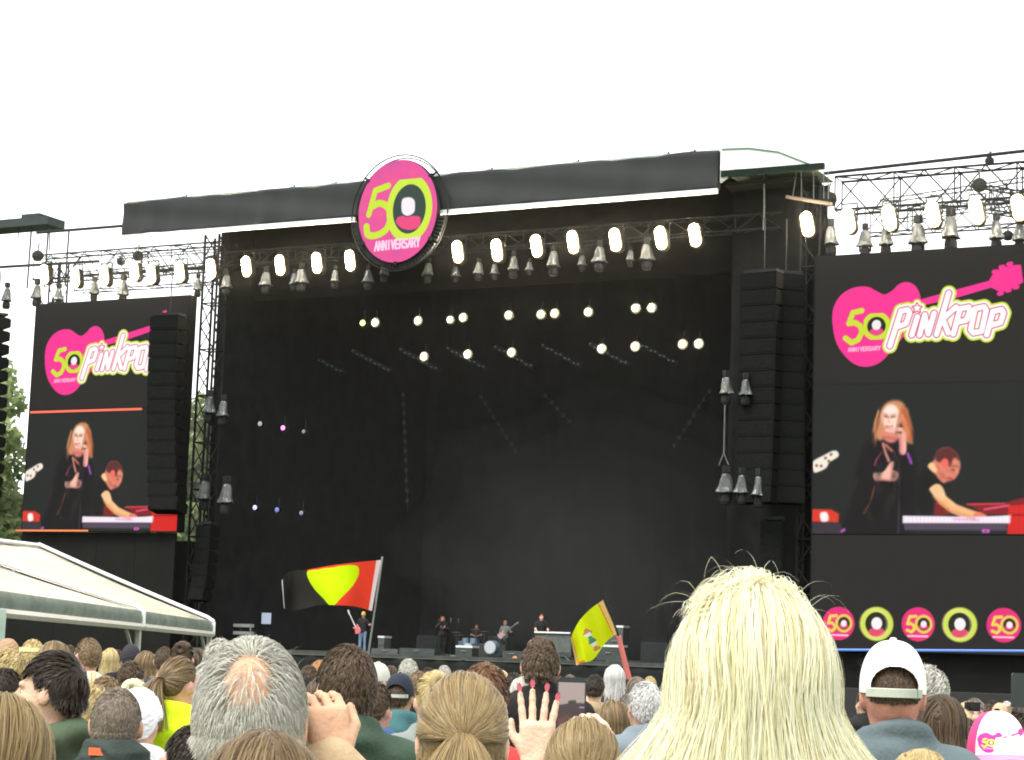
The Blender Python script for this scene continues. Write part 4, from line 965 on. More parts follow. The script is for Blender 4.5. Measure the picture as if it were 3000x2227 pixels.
def top_mesh(kind, female, pose, fine, seed=0):
    key = ('top', kind, female, pose, fine, seed)
    if key in CACHE: return CACHE[key]
    J = joints(pose, female); h = .013 if fine else .022
    b = .94 if female else 1.; inf = {'tee': .010, 'shirt': .014, 'jacket': .028, 'hoodie': .028, 'puffer': .04, 'vest': .032}[kind]
    S = SDF(axis(-.56, .56, h*1.5, [(-.3, .3, h)]), axis(-.26, .46, h), axis(.72, 1.85, h*1.3, [(1.2, 1.62, h)]))
    S.ell((0, -.005, 1.27), (.165*b+inf, .112*b+inf, .22+inf), .06).ell((0, .0, 1.06), (.142*b+inf, .102*b+inf, .22), .06).ell((0, -.012, .92), (.168+inf, .118+inf, .16), .06)
    if female: S.ell((0, .085, 1.29), (.12, .055, .07), .05)
    S.cone((-.15*b, -.012, 1.405), (.15*b, -.012, 1.405), .06+inf*.8, .06+inf*.8, .05)
    S.cone((0, -.02, 1.465), (.15*b, -.012, 1.425), .05+inf*.5, .045+inf*.6, .04).cone((0, -.02, 1.465), (-.15*b, -.012, 1.425), .05+inf*.5, .045+inf*.6, .04)
    for sd in (1, -1):
        s_, e, w = J[sd]
        if kind == 'tee': m_ = s_+(e-s_)*.62; S.cone(s_, m_, .055*b+inf, .052*b+inf, .04)
        elif kind == 'vest': S.cone(s_, s_+(e-s_)*.25, .055, .055, .04)
        else: S.cone(s_, e, .052*b+inf, .044+inf*.9, .04).cone(e, w+(w-e)*.02, .044+inf*.9, .032+inf*.7, .03)
    if kind in ('jacket', 'puffer', 'shirt'):
        rr = {'jacket': .018, 'puffer': .026, 'shirt': .010}[kind]; zc = {'jacket': 1.515, 'puffer': 1.535, 'shirt': 1.49}[kind]
        n = 14
        for i in range(n):
            a0, a1 = 2*math.pi*i/n, 2*math.pi*(i+1)/n
            q = lambda a: (.082*math.cos(a), .078*math.sin(a)-.012, zc-.028*math.sin(a))
            S.cone(q(a0), q(a1), rr, rr, .03); S.cone((q(a0)[0]*1.06, q(a0)[1]*1.06, zc-.05-.03*math.sin(a0)), (q(a1)[0]*1.06, q(a1)[1]*1.06, zc-.05-.03*math.sin(a1)), rr+.008, rr+.008, .03)
    if kind == 'hoodie':
        for i in range(10):
            a0, a1 = math.pi*(.96+1.08*i/10), math.pi*(.96+1.08*(i+1)/10)
            q = lambda a: (.098*math.cos(a), .10*math.sin(a)-.015, 1.485+.028*abs(math.sin(a)))
            S.cone(q(a0), q(a1), .036, .036, .03)
        S.ell((0, -.135, 1.43), (.10, .055, .09), .05)
    if kind == 'puffer':
        S.wrinkle(lambda X, Y, Z: .011*np.abs(np.sin(math.pi*Z/.052+1.1*np.sin(X*16)+.6*np.sin(X*37+1)))**.7-.006+.004*np.sin(X*40+Z*31)*np.sin(Y*33))
    S.wrinkle(wr(seed+5, {'tee': .004, 'shirt': .005, 'jacket': .016, 'hoodie': .011, 'puffer': .004, 'vest': .006}[kind]))
    S.plane((0, 0, {'tee': .86, 'shirt': .84}.get(kind, .80)), (0, 0, -1))
    CACHE[key] = S.mesh('top'); return CACHE[key]
def legs_mesh(female):
    key = ('legs', female)
    if key in CACHE: return CACHE[key]
    S = SDF(axis(-.24, .24, .022), axis(-.2, .2, .022), axis(.04, 1.05, .026))
    S.ell((0, -.012, .93), (.172, .122, .13), .05)
    for sd in (1, -1):
        S.cone((sd*.088, -.01, .88), (sd*.098, .01, .49), .096, .068, .03).cone((sd*.098, .01, .49), (sd*.105, -.03, .08), .066, .058, .02)
    S.wrinkle(wr(3, .004)); S.plane((0, 0, .07), (0, 0, -1)).plane((0, 0, 1.02), (0, 0, 1))
    CACHE[key] = S.mesh('trousers'); return CACHE[key]
def shoe_mesh(sd):
    key = ('shoe', sd)
    if key in CACHE: return CACHE[key]
    S = SDF(axis(-.2, .2, .014), axis(-.14, .22, .014), axis(-.01, .16, .012))
    S.cone((sd*.105, -.045, .05), (sd*.127, .14, .035), .046, .038, .02).cone((sd*.105, -.03, .06), (sd*.105, -.03, .12), .044, .046, .02); S.plane((0, 0, 0.0), (0, 0, -1))
    CACHE[key] = S.mesh('shoe'); return CACHE[key]

# ------------------------------------------------------------------ hair
def hairline(d):
    """lowest allowed height on the unit skull for hair roots in direction d (y = face)"""
    az = np.arctan2(np.abs(d[:, 0]), -d[:, 1])/math.pi          # 0 back, .5 side, 1 front
    return np.interp(az, [0, .28, .36, .43, .52, .60, .68, .8, 1], [-.66, -.60, -.42, -.06, .02, -.05, .42, .52, .50])
def roots(N, r, bald=None, drop=0.):
    d = r.normal(size=(N*3, 3)); d /= np.linalg.norm(d, axis=1)[:, None]
    ok = d[:, 2] > hairline(d)+drop
    if bald is not None:
        c, ang = bald; c = np.asarray(c, float); c /= np.linalg.norm(c); a = np.arccos(np.clip(d@c, -1, 1))
        ok &= r.uniform(size=len(d)) < np.clip((a-ang*.75)/(ang*.9), .05, 1)
    return d[ok][:N]
def cap_mesh(name, thick, r, bald=None, rough=.006, drop=0., shape=(1, 1, 1), res=34):
    """closed inner layer of the hair"""
    nu, nv = res*2, res; th = np.linspace(0, 2*math.pi, nu, endpoint=False)
    V = []; F = []
    u = np.stack([np.sin(th), -np.cos(th)], -1)
    zl = hairline(np.stack([u[:, 0], u[:, 1], np.zeros(nu)], -1))+drop
    ph = rough
    for i in range(nv+1):
        t = i/nv
        z = 1-(1-zl)*t; z = np.where(t < .001, 1, z); rad = np.sqrt(np.clip(1-z*z, 0, 1))
        k = 1+thick/.09*(1-np.clip((t-.9)/.1, 0, 1)**2*.9)+ph/.09*(np.sin(th*7+i*1.3)*.5+np.sin(th*13-i*2.1)*.35+r.normal(size=nu)*.25)*(0 if i == 0 else 1)
        V.append(np.stack([u[:, 0]*rad*HR[0]*k*shape[0], u[:, 1]*rad*HR[1]*k*shape[1], z*HR[2]*k*shape[2]], -1))
    V = np.array(V); 
    V = V.reshape(-1, 3)+HC
    I = np.arange((nv+1)*nu).reshape(nv+1, nu); J = np.roll(I, -1, 1)
    q = np.stack([I[:-1], I[1:], J[1:], J[:-1]], -1).reshape(-1, 4)
    return V, q
def ribbons(out, width, r, taper=.35, twist=.22):
    """out: K+1 x N x 3 strand points -> flat ribbons lying on the head"""
    K = len(out)-1; N = out.shape[1]
    V = np.zeros((K+1, N, 2, 3))
    for k in range(K+1):
        t = out[min(k+1, K)]-out[max(k-1, 0)]; t /= np.linalg.norm(t, axis=1)[:, None]+1e-9
        n = out[k]-(HC+np.array([0, 0, -.02])); n[:, 2] *= np.where(n[:, 2] < 0, .1, 1); n /= np.linalg.norm(n, axis=1)[:, None]+1e-9
        if k == 0: tw = r.normal(0, twist, N)[:, None]
        w = np.cross(t, n)+n*tw; w /= np.linalg.norm(w, axis=1)[:, None]+1e-9
        f = width*(1-(1-taper)*max(0, (k/K-.45)/.55))*(.75 if k == 0 else 1)
        V[k, :, 0] = out[k]-w*f/2; V[k, :, 1] = out[k]+w*f/2
    V = V.transpose(1, 0, 2, 3).reshape(-1, 3); base = np.arange(N)[:, None]*(K+1)*2
    q = np.stack([np.arange(K)*2, np.arange(K)*2+1, np.arange(K)*2+3, np.arange(K)*2+2], -1)
    Q = (base[:, :, None]+q[None]).reshape(-1, 4)
    return V, Q
def grow(d, K, step, flow, r, lift=0., layer=(.0, .012), free_z=None, jitter=.1, gather=None, push=1.):
    N = len(d); off = r.uniform(layer[0], layer[1], N)
    n = d/HR; n /= np.linalg.norm(n, axis=1)[:, None]
    p = HC+d*HR+n*.002; out = [p.copy()]; jit = r.normal(0, jitter, (N, 3)); st = step if np.ndim(step) else np.full(N, step)
    for k in range(K):
        t = (k+1)/K
        q = (p-HC)/HR; rr = np.linalg.norm(q, axis=1)[:, None]; n = q/rr/HR; n /= np.linalg.norm(n, axis=1)[:, None]
        f = flow(p, d, t)+jit+r.normal(0, jitter*.4, (N, 3))
        hug = (p[:, 2] > (HC[2]-.03 if free_z is None else free_z))[:, None]
        ft = np.where(hug, f-n*(f*n).sum(1)[:, None], f); ft /= np.linalg.norm(ft, axis=1)[:, None]+1e-9
        ft = ft+n*lift*(1-t)
        p = p+ft*st[:, None]
        q = (p-HC)/HR; rr = np.linalg.norm(q, axis=1); want = 1+off/.09*min(1., t*3)+.02
        fix = (rr < want) & (p[:, 2] > HC[2]-.09); p = np.where(fix[:, None], HC+(p-HC)*(want/rr)[:, None], p)
        out.append(p.copy())
    return np.array(out)
def clump(out, M, r, amt=.8, start=.15):
    N = out.shape[1]; c = r.choice(N, M, replace=False); a = out[min(3, len(out)-1)]
    near = np.argmin(((a[:, None, :]-a[c][None])**2).sum(-1), 1) if N*M < 3e6 else np.concatenate([np.argmin(((a[i:i+1500, None, :]-a[c][None])**2).sum(-1), 1) for i in range(0, N, 1500)])
    K = len(out)-1
    for k in range(K+1):
        s_ = amt*max(0, (k/K-start)/(1-start))**.7
        out[k] = out[k]*(1-s_)+out[k][c][near]*s_
    return out
def hair_parts(style, r, dens, wd):
    """vertices and quads of a head of hair; dens scales strand numbers, wd is the strand width"""
    parts = []
    if style == 'capcrop' or style.startswith('short') or style.startswith('bald') or style == 'fringe' or style == 'quiff' or style == 'crop':
        bald = ((.05, -.80, .55), .46) if style == 'bald' else ((0, .15, 1), .6) if style == 'baldtop' else None
        L_ = {'capcrop': .016, 'short': .034, 'shortlong': .065, 'bald': .036, 'crop': .02, 'baldtop': .035, 'quiff': .06}.get(style, .045)
        if style not in ('bald', 'baldtop'): parts.append(cap_mesh('cap', {'crop': .003, 'capcrop': .003, 'quiff': .010}.get(style, .007), r, rough=.003, drop=.42 if style == 'capcrop' else 0.))
        else:
            pass
        d = roots(int(6800*dens), r, bald, .42 if style == 'capcrop' else 0.); N = len(d)
        whorl = np.array([.05, -.80, .55]) if style == 'bald' else np.array([.2, -.55, .82])
        def flow(p, d_, t):
            f = d_-whorl*1.0; f[:, 2] -= .5
            if style == 'quiff': f += np.array([.5, .8, .5])*(d_[:, 2:3] > .45)
            return f
        out = grow(d, 5, r.uniform(.6, 1.1, N)*L_/5*np.interp(d[:, 2], [-.65, -.2, .4], [.42, .7, 1])*np.where((style == 'quiff') & (d[:, 1] > -.1) & (d[:, 2] < .5), .35, 1), flow, r, {'crop': .12, 'capcrop': .1, 'quiff': .4, 'bald': .05}.get(style, .18), (.003, .014 if 'crop' not in style else .005), jitter=.10 if style == 'bald' else .18)
        if 'crop' not in style and style != 'bald': out = clump(out, max(40, int(260*dens)), r, .24, .1)
        parts.append(ribbons(out, wd, r))
    elif style == 'spiky':
        parts.append(cap_mesh('cap', .006, r, rough=.003)); d = roots(int(5000*dens), r); N = len(d)
        def flow(p, d_, t):
            f = d_*np.array([.2, .3, 0])+np.array([.1, -.1, -1.]); top = np.clip((d_[:, 2:3]-.35)*2.4, 0, 1); return f*(1-top)+np.array([.05, .35, 1.2])*top
        st = np.where(d[:, 2] > .5, .011, .006)*r.uniform(.7, 1.1, N)
        out = grow(d, 5, st, flow, r, .55, (.002, .012), jitter=.25); parts.append(ribbons(clump(out, 120, r, .5), wd, r))
    elif style in ('long', 'longfull', 'bob', 'wild'):
        parts.append(cap_mesh('cap', .010, r, rough=.003)); d = roots(int((6500 if style != 'bob' else 4500)*dens), r); N = len(d)
        spread = {'long': .10, 'longfull': .42, 'bob': .12, 'wild': .72}[style]; LEN = {'long': .44, 'longfull': .50, 'bob': .22, 'wild': .46}[style]
        K = 15
        part_x = .03; pn = r.normal(0, .12, (N, 1))
        def flow(p, d_, t):
            side = np.sign(d_[:, 0:1]-part_x*.5+pn); dx = np.abs(d_[:, 0:1])
            f = np.concatenate([side*(.55+.9*dx)*np.where(p[:, 2:3] > HC[2]+.02, 1, spread), -.5-.25*d_[:, 1:2]*0+np.where(d_[:, 1:2] < 0, -.45, -.1)*0, np.full((len(p), 1), -1.)], 1)
            if style in ('wild', 'bob', 'longfull'): f[:, 0] = np.where(p[:, 2] > HC[2]+.0, 1.15*d_[:, 0]+.35*pn[:, 0], np.sign(d_[:, 0])*spread*np.abs(d_[:, 0])**.6)
            f[:, 1] = np.where(p[:, 2] > HC[2], -.55, np.where(p[:, 1] > HC[1]+.02, -.35, -.06)); return f
        out = grow(d, K, r.uniform(.85, 1.1, N)*LEN/K, flow, r, .10, (.006, {'longfull': .03, 'wild': .040}.get(style, .020)), jitter=.07)
        if style in ('longfull', 'wild'):
            t = np.linspace(0, 1, K+1)[:, None]; ph = r.uniform(0, 6, N)[None]; g = r.integers(0, 90, N); gp = r.uniform(0, 6, 90)[g][None]
            out[:, :, 0] += .010*np.sin(t*7+gp)*t+.004*np.sin(t*12+ph)*t; out[:, :, 1] -= .012*(1+np.sin(gp))*t**.6
        out = clump(out, {'longfull': 160, 'wild': 700}.get(style, 130), r, .16 if style == 'wild' else .6, .12); parts.append(ribbons(out, wd, r))
        if style == 'wild':
            # ruffled locks standing off the crown
            d2 = roots(60, r); d2 = d2[(d2[:, 2] > .5)]; N2 = len(d2); g = r.normal(0, 1, (12, 3)); gi = r.integers(0, 12, N2)
            def fl(p, d_, t): return d_*.5+g[gi]*.6*np.array([1, .6, .3])+np.array([-.35, -.15, .5-1.7*t])
            o2 = grow(d2, 9, r.uniform(.4, 1.2, N2)*.009, fl, r, .7, (.01, .03), jitter=.14, free_z=9.); parts.append(ribbons(o2, wd*.42, r, .3))
            tu = []
            for cx, cy, hx_, n_ in ((-.03, -.02, -.3, 260), (.04, -.02, .15, 200), (.01, .0, -.1, 240)):
                c0 = np.array([cx/HR[0], cy/HR[1], 0]); c0[2] = math.sqrt(max(.05, 1-c0[0]**2-c0[1]**2)); dd = c0+r.normal(0, .2, (n_, 3)); dd /= np.linalg.norm(dd, axis=1)[:, None]
                def fl2(p, d_, t, hx_=hx_): return np.array([hx_*1.5+.5*hx_*t-.25, -.5, .55-1.9*t])+d_*.15
                o3 = grow(dd, 9, r.uniform(.7, 1.1, n_)*.0062, fl2, r, .5, (.01, .03), jitter=.12, free_z=9.); tu.append(clump(o3, 7, r, .55, .3))
            for o3 in tu: parts.append(ribbons(o3, wd, r, .3))
    elif style in ('ponytail', 'lowtail', 'bun', 'halfup'):
        parts.append(cap_mesh('cap', .009, r, rough=.002)); T_ = {'ponytail': (0, -.95, .12), 'lowtail': (0, -.93, -.38), 'bun': (0, -.80, .55), 'halfup': (.03, -.98, .02)}[style]
        tie = HC+np.array(T_)*HR*1.12
        d = roots(int(5200*dens), r); up = np.ones(len(d), bool)
        if style == 'halfup': up = d[:, 2] > -.05+.0*d[:, 0]
        du = d[up]; N = len(du); K = 12
        dist = np.linalg.norm(tie-(HC+du*HR), axis=1)*1.12
        def flow(p, d_, t): return (tie-p)/(np.linalg.norm(tie-p, axis=1)[:, None]+.004)
        out = grow(du, K, np.maximum(dist, .02)/K, flow, r, .05, (.004, .018), jitter=.03, free_z=0.)
        for k in range(K+1):
            s_ = max(0, (k/K-.55)/.45)**2; out[k] = out[k]*(1-s_)+(tie+(out[k]-tie)*.12)*s_
        out = clump(out, 75, r, .5, .2); parts.append(ribbons(out, wd, r, .8))
        if style == 'bun':
            N2 = int(900*dens); th = r.uniform(0, 6.28, N2); ph = r.uniform(0, 6.28, N2); o = []
            for k in range(9):
                a = th+k*.28; o.append(tie+np.array([0, -.028, .01])+np.stack([(.026+.016*np.cos(ph))*np.cos(a), .016*np.sin(ph), (.026+.016*np.cos(ph))*np.sin(a)], -1))
            parts.append(ribbons(np.array(o), wd, r))
        else:
            N2 = int(1500*dens); K2 = 12; s0 = r.normal(0, 1, (N2, 3)); s0 /= np.linalg.norm(s0, axis=1)[:, None]; o = [tie+s0*.010]; p = o[0].copy()
            LL = {'ponytail': .30, 'lowtail': .26, 'halfup': .34}[style]; g = r.normal(0, 1, (24, 3)); gi = r.integers(0, 24, N2)
            for k in range(K2):
                t = k/K2; dr = np.array([0, -.9*(1-t)**3-.02, -1+.9*(1-t)**6])+s0*(.42*(1-t)+.05)*[1, .6, .2]+g[gi]*.06
                p = p+dr/np.linalg.norm(dr, axis=1)[:, None]*LL/K2*r.uniform(.9, 1.05, (N2, 1)); o.append(p.copy())
            parts.append(ribbons(np.array(o), wd, r))
        if style == 'halfup':
            dl = d[~up]; dl = np.concatenate([dl, roots(int(2600*dens), r)]); dl = dl[dl[:, 2] < .25]; N = len(dl)
            def fl(p, d_, t): return np.concatenate([np.sign(d_[:, 0:1])*.22, np.full((len(p), 1), -.12), np.full((len(p), 1), -1.)], 1)
            out = grow(dl, 13, r.uniform(.8, 1.1, N)*.40/13, fl, r, .06, (.006, .022), jitter=.06); parts.append(ribbons(clump(out, 70, r, .7), wd, r))
    elif style == 'curly':
        parts.append(cap_mesh('cap', .014, r, rough=.012)); d = roots(int(3600*dens), r); N = len(d); K = 14
        def fl(p, d_, t): return d_*.5+np.array([0, -.25, -.9])
        out = grow(d, K, r.uniform(.7, 1.1, N)*.21/K, fl, r, .3, (.008, .03), jitter=.15); out = clump(out, 150, r, .8, .05)
        t = np.linspace(0, 1, K+1)[:, None]; g = r.uniform(0, 6.3, 150)[r.integers(0, 150, N)][None]
        out[:, :, 0] += .011*np.sin(t*20+g)*np.minimum(t*3, 1); out[:, :, 1] += .011*np.cos(t*20+g)*np.minimum(t*3, 1); parts.append(ribbons(out, wd, r))
    if dens > .95 and style != 'wild':         # loose hairs around the outline
        d3 = roots(160, r); d3 = d3[d3[:, 2] > .15]; N3 = len(d3); g3 = r.normal(0, .8, (N3, 3))
        o3 = grow(d3, 6, r.uniform(.4, 1.2, N3)*.0055, lambda p, d_, t: d_*.8+g3+np.array([0, -.2, .1-1.2*t]), r, .35, (.004, .012), jitter=.1, free_z=9.); parts.append(ribbons(o3, wd*.3, r, .3))
    return parts
def join(parts):
    V = []; Q = []; n = 0
    for v, q in parts: V.append(v); Q.append(q+n); n += len(v)
    return np.vstack(V), np.vstack(Q)
HAIRC = {}
def hair_mesh(style, seed, dens, wd):
    key = (style, seed, dens, round(wd, 5))
    if key not in HAIRC:
        V, Q = join(hair_parts(style, np.random.default_rng(seed), dens, wd)); HAIRC[key] = mesh_np('hair', V, quads=Q, smooth=True)
    return HAIRC[key]
def beanie_mesh(th=.02, h=1.0):
    k = ('beanie', th, h)
    if k not in CACHE:
        V, q = cap_mesh('cap', th, np.random.default_rng(4), rough=.004, drop=.05, shape=(1, 1, h)); CACHE[k] = mesh_np('beanie', V, quads=q, smooth=True)
    return CACHE[k]
# baseball caps: crown with the arched opening at the back, strap, brim, button
def cap_crown(opening=True, print_cv=None, cols=None, depth=.62):
    nu, nv = (260, 90) if opening else (72, 20); th = np.linspace(-math.pi, math.pi, nu, endpoint=False); V = []; Cc = []
    R3 = HR+np.array([.014, .016, .022])
    for j in range(nv+1):
        el = math.pi/2*(1-j/nv)-.12*(j/nv); ce, se = math.cos(el)**.8, math.sin(el)
        for a in th:
            pl = 1+.004*math.cos(a*6); V.append((R3[0]*ce*math.sin(a)*pl, -R3[1]*ce*math.cos(a)*pl, .012+R3[2]*se))
    V = np.array(V)+HC+[0, -.004, 0]; I = np.arange((nv+1)*nu).reshape(nv+1, nu); J = np.roll(I, -1, 1)
    q = np.stack([I[:-1], I[1:], J[1:], J[:-1]], -1)
    keep = np.ones(q.shape[:2], bool)
    if opening:
        tc = th+math.pi/nu
        for j in range(nv):
            t = (j+.5)/nv; k = np.abs(tc) < .78*math.sqrt(max(0, 1-((t-.93)/.28)**2)) if t > .65 else np.zeros(nu, bool)
            if t < .93: keep[j] &= ~k
    col = None
    if cols is not None: col = np.array([cols(V_-HC) for V_ in V])
    return mesh_np('cap_crown', V, quads=q[keep], smooth=True, colors=col)
def brim_mesh(m_name='brim'):
    k = ('brim',)
    if k in CACHE: return CACHE[k]
    V = []; nu, nv = 25, 7
    for s_ in (0, .004):
        for j in range(nv+1):
            t = j/nv
            for i in range(nu):
                a = (i/(nu-1)-.5)*2.5; x = (HR[0]+.012)*math.sin(a); y0 = (HR[1]+.012)*math.cos(a)
                V.append((x*(1+.04*t), y0+t*.078*math.cos(a*.72)**.7, -.004+.012*math.cos(a)-t*.012-.035*(x/.09)**2*t+s_))
    V = np.array(V)+HC; n = (nv+1)*nu; I = np.arange(n).reshape(nv+1, nu); q = np.stack([I[:-1, :-1], I[1:, :-1], I[1:, 1:], I[:-1, 1:]], -1).reshape(-1, 4)
    rim = np.concatenate([I[0, :], I[1:, -1], I[-1, -2::-1], I[-2:0:-1, 0]]); rn = np.roll(rim, -1)
    CACHE[k] = mesh_np('brim', V, quads=np.vstack([q[:, ::-1], q+n, np.stack([rim, rn, rn+n, rim+n], -1)]), smooth=True); return CACHE[k]
def add_cap(T, m, opening=True, brim_m=None, crown=None, back=False, strap=True):
    g = bpy.data.objects.new('cap', None); COL.objects.link(g); g.parent = T
    key = ('crown', opening)
    if crown is None:
        if key not in CACHE: CACHE[key] = cap_crown(opening)
        crown = CACHE[key]
    link('cap_crown', crown, m, g); link('brim', brim_mesh(), brim_m or m, g)
    obj('button', MB().lathe([(0, .006), (.008, .004), (.010, 0), (.009, -.004)][::-1], 10, c=HC+[0, -.004, HR[2]+.036]), m, g)
    if opening and strap:
        mb = MB(); p = [HC+[(HR[0]+.016)*math.sin(a), -(HR[1]+.018)*math.cos(a)-.004, -.002] for a in np.linspace(-.95, .95, 15)]
        for a, b in zip(p[:-1], p[1:]):
            mb.add([a+[0, 0, -.011], b+[0, 0, -.011], b+[0, 0, .011], a+[0, 0, .011]], [(0, 1, 2, 3)])
        obj('strap', mb, mat('cap_strap', (.42, .44, .36), .7, .1), g)
        obj('buckle', MB().cbox(HC+[.056, -.085, -.002], (.012, .012, .028)), mat('buckle', (.10, .18, .12), .4, 0), g)
    if back:  # worn back to front: turn about the head's own axis
        g.rotation_euler = (0, 0, math.pi); g.location = (2*HC[0], 2*HC[1], 0)
    return g
# ------------------------------------------------------------------ dressing a person
SKINS = {'fair': (.60, .37, .26), 'pink': (.60, .32, .25), 'tan': (.50, .29, .18), 'red': (.52, .24, .17), 'pale': (.66, .45, .32)}
HAIRCOL = {'blond': [(.38, .28, .12), (.55, .43, .20), (.68, .56, .30)], 'platinum': [(.62, .48, .27), (.78, .74, .48), (.86, .85, .62), (.88, .88, .70), (.89, .88, .76), (.9, .89, .78)], 'darkblond': [(.17, .115, .05), (.30, .21, .095), (.42, .31, .15)],
           'brown': [(.045, .028, .016), (.085, .055, .03), (.14, .09, .05)], 'dark': [(.018, .012, .008), (.035, .024, .016), (.06, .042, .028)], 'black': [(.012, .01, .009), (.02, .017, .015), (.03, .026, .022)],
           'grey': [(.30, .29, .24), (.48, .47, .41), (.66, .65, .58)], 'greybrown': [(.11, .085, .06), (.21, .165, .12), (.30, .25, .19)], 'white': [(.45, .44, .42), (.62, .61, .6), (.72, .72, .7)], 'redbrown': [(.10, .045, .022), (.19, .09, .045), (.26, .14, .07)],
           'lightbrown': [(.12, .08, .04), (.22, .15, .075), (.32, .23, .12)], 'ginger': [(.25, .1, .03), (.4, .19, .06), (.5, .27, .1)]}
def skinm(k): return mat('skin_'+k, SKINS[k], .6, .16, 22, spec=.28, bump=.22, bscale=110)
def hairm(k): return mat_hair('hair_'+k, HAIRCOL[k], .5 if k == 'platinum' else .42, .5 if k == 'platinum' else .32)
def cloth(name, col, var=.12): return mat('cloth_'+name, col, .9, var, 7, bump=.22, bscale=90, spec=.15)
TROUS = [('jeans', (.07, .11, .2)), ('dark_trousers', (.03, .03, .035)), ('grey_trousers', (.10, .10, .10)), ('light_jeans', (.22, .33, .48))]
NPERS = [0]
def face_bits(T, skin, browc, glasses=False):
    for sd in (1, -1):
        e = obj('eye', MB().lathe([(0, .0115), (.0075, .009), (.0115, 0), (.0075, -.009), (0, -.0115)][::-1], 10, c=(sd*.031, .078, 1.632)), mat('eye_white', (.7, .68, .64), .2, 0), T)
        obj('iris', MB().lathe([(0, .0125), (.0045, .0115), (.005, .009)], 8, c=(sd*.031, .078, 1.632), axis='y'), mat('iris', (.05, .06, .04), .2, 0), e)
        obj('eyebrow', MB().path([(sd*.014, .099, 1.650), (sd*.032, .095, 1.656), (sd*.048, .082, 1.651)], .0042, 5), hairm(browc), T)
    obj('lips', MB().path([(-.02, .094, 1.571), (-.008, .102, 1.574), (.008, .102, 1.574), (.02, .094, 1.571)], .006, 6), mat('lips', (.42, .13, .11), .45, .05), T)
    if glasses:
        mb = MB()
        for sd in (1, -1):
            c = np.array([sd*.031, .108, 1.632]); mb.path([c+[.022*math.cos(a), 0, .017*math.sin(a)] for a in np.linspace(0, 2*math.pi, 13)], .002, 4)
            mb.bar((sd*.053, .106, 1.635), (sd*.082, .0, 1.640), .0022, 4)
        mb.bar((-.01, .11, 1.634), (.01, .11, 1.634), .002, 4); obj('glasses', mb, mat('glasses_frame', (.03, .03, .03), .3, 0), T)
def person(px, ptop, Z, label, style='short', hair='brown', top='jacket', tcol=('x', (.1, .1, .1)), turn=0., pose='down', skin='fair', female=False, face=False, glasses=False,
           cap=None, seed=0, dens=None, wk=1., base=0., H=None, group=None, lean=0., trous=None, extra=.0, loc=None, hood=False):
    """px, ptop: crown in the picture; Z: distance. The figure stands on the ground below that point."""
    if loc is None:
        p = atd(px, ptop, Z); H = p[2]-base if H is None else H
    else: p = np.array(loc)
    s_ = (H-extra*0)/1.762
    T = thing('person', label, 'person', (p[0], p[1], base), YAW+R_(turn), group); T.scale = (s_, s_, s_)
    if lean: T.rotation_euler[1] = R_(lean); T.location.x -= math.cos(T.rotation_euler[2])*math.sin(R_(lean))*H; T.location.y -= math.sin(T.rotation_euler[2])*math.sin(R_(lean))*H
    fine = Z < 7.5
    link('body', body_mesh(female, pose, fine), skinm(skin), T)
    link('top', top_mesh(top, female, pose, fine, seed % 3 if fine else 0), cloth(*tcol), T)
    tr = TROUS[(NPERS[0]) % 3] if trous is None else trous
    link('trousers', legs_mesh(female), cloth(*tr), T)
    for sd in (1, -1): link('shoe', shoe_mesh(sd), mat('shoe_leather', (.04, .035, .03), .6, .2), T)
    NPERS[0] += 1
    wd = np.clip(1.35/(.4602*FPX/Z), .0011, .010)
    if dens is None: dens = 1.35 if Z < 3.5 else 1. if Z < 6 else .55 if Z < 11 else .22
    if Z < 4.7 and wk == 1.: wk, dens = .62, dens*1.7
    if cap == 'beanie':
        link('hood' if hood else 'beanie', beanie_mesh(.035, 1.05) if hood else beanie_mesh(), hair if not isinstance(hair, str) else hairm(hair), T)
    elif style:
        link('hair', hair_mesh(style, seed if Z < 7.5 else seed % 2, dens, round(float(wd*wk), 5)), hairm(hair), T)
    if face: face_bits(T, skin, hair if isinstance(hair, str) else 'brown', glasses)
    return T
# ------------------------------------------------------------------ people in the crowd, nearest first
_P = person
black_top = ('black', (.014, .014, .014)); navy = ('navy', (.022, .032, .055)); moss = ('moss', (.042, .055, .048)); bluegrey = ('bluegrey', (.105, .135, .145))
t1 = _P(1632, 1268, 2.68, 'tall platinum blonde person with loose ruffled hair, biggest head of all', 'wild', 'platinum', 'jacket', ('cream', (.5, .48, .42)), 0, female=True, seed=41, dens=5.2, wk=.62)
_P(578, 1585, 2.55, 'light brown haired person low in front of the balding grey head', 'bob', 'lightbrown', 'jacket', ('sand', (.35, .28, .18)), 5, female=True, seed=42, dens=1.6)
_P(553, 1389, 3.0, 'grey haired person with bald crown, hand lifted beside the head', 'bald', 'grey', 'jacket', ('tanjacket', (.42, .31, .19)), 0, 'lift', 'tan', seed=43, dens=2.4)
_P(1010, 1468, 3.6, 'person with half tied dark blond hair, next to red sleeve', 'halfup', 'darkblond', 'jacket', ('greygreen', (.12, .14, .13)), 0, female=True, seed=44, dens=1.7)
_P(8, 1504, 3.7, 'person with long light hair at the lower corner, below dark haired profile', 'longfull', 'darkblond', 'jacket', ('stripe', (.1, .12, .2)), 8, female=True, seed=45, dens=1.3)
pw = _P(1268, 1560, 4.3, 'person with low dark blond ponytail raising a hand with pink nails', 'lowtail', 'darkblond', 'tee', ('rose', (.4, .25, .22)), 0, 'wave', 'pale', female=True, seed=46, dens=1.5)
_P(2000, 1632, 4.1, 'person with messy pale blond hair, only the top showing before the blue grey jacket', 'spiky', 'blond', 'tee', black_top, 0, seed=47)
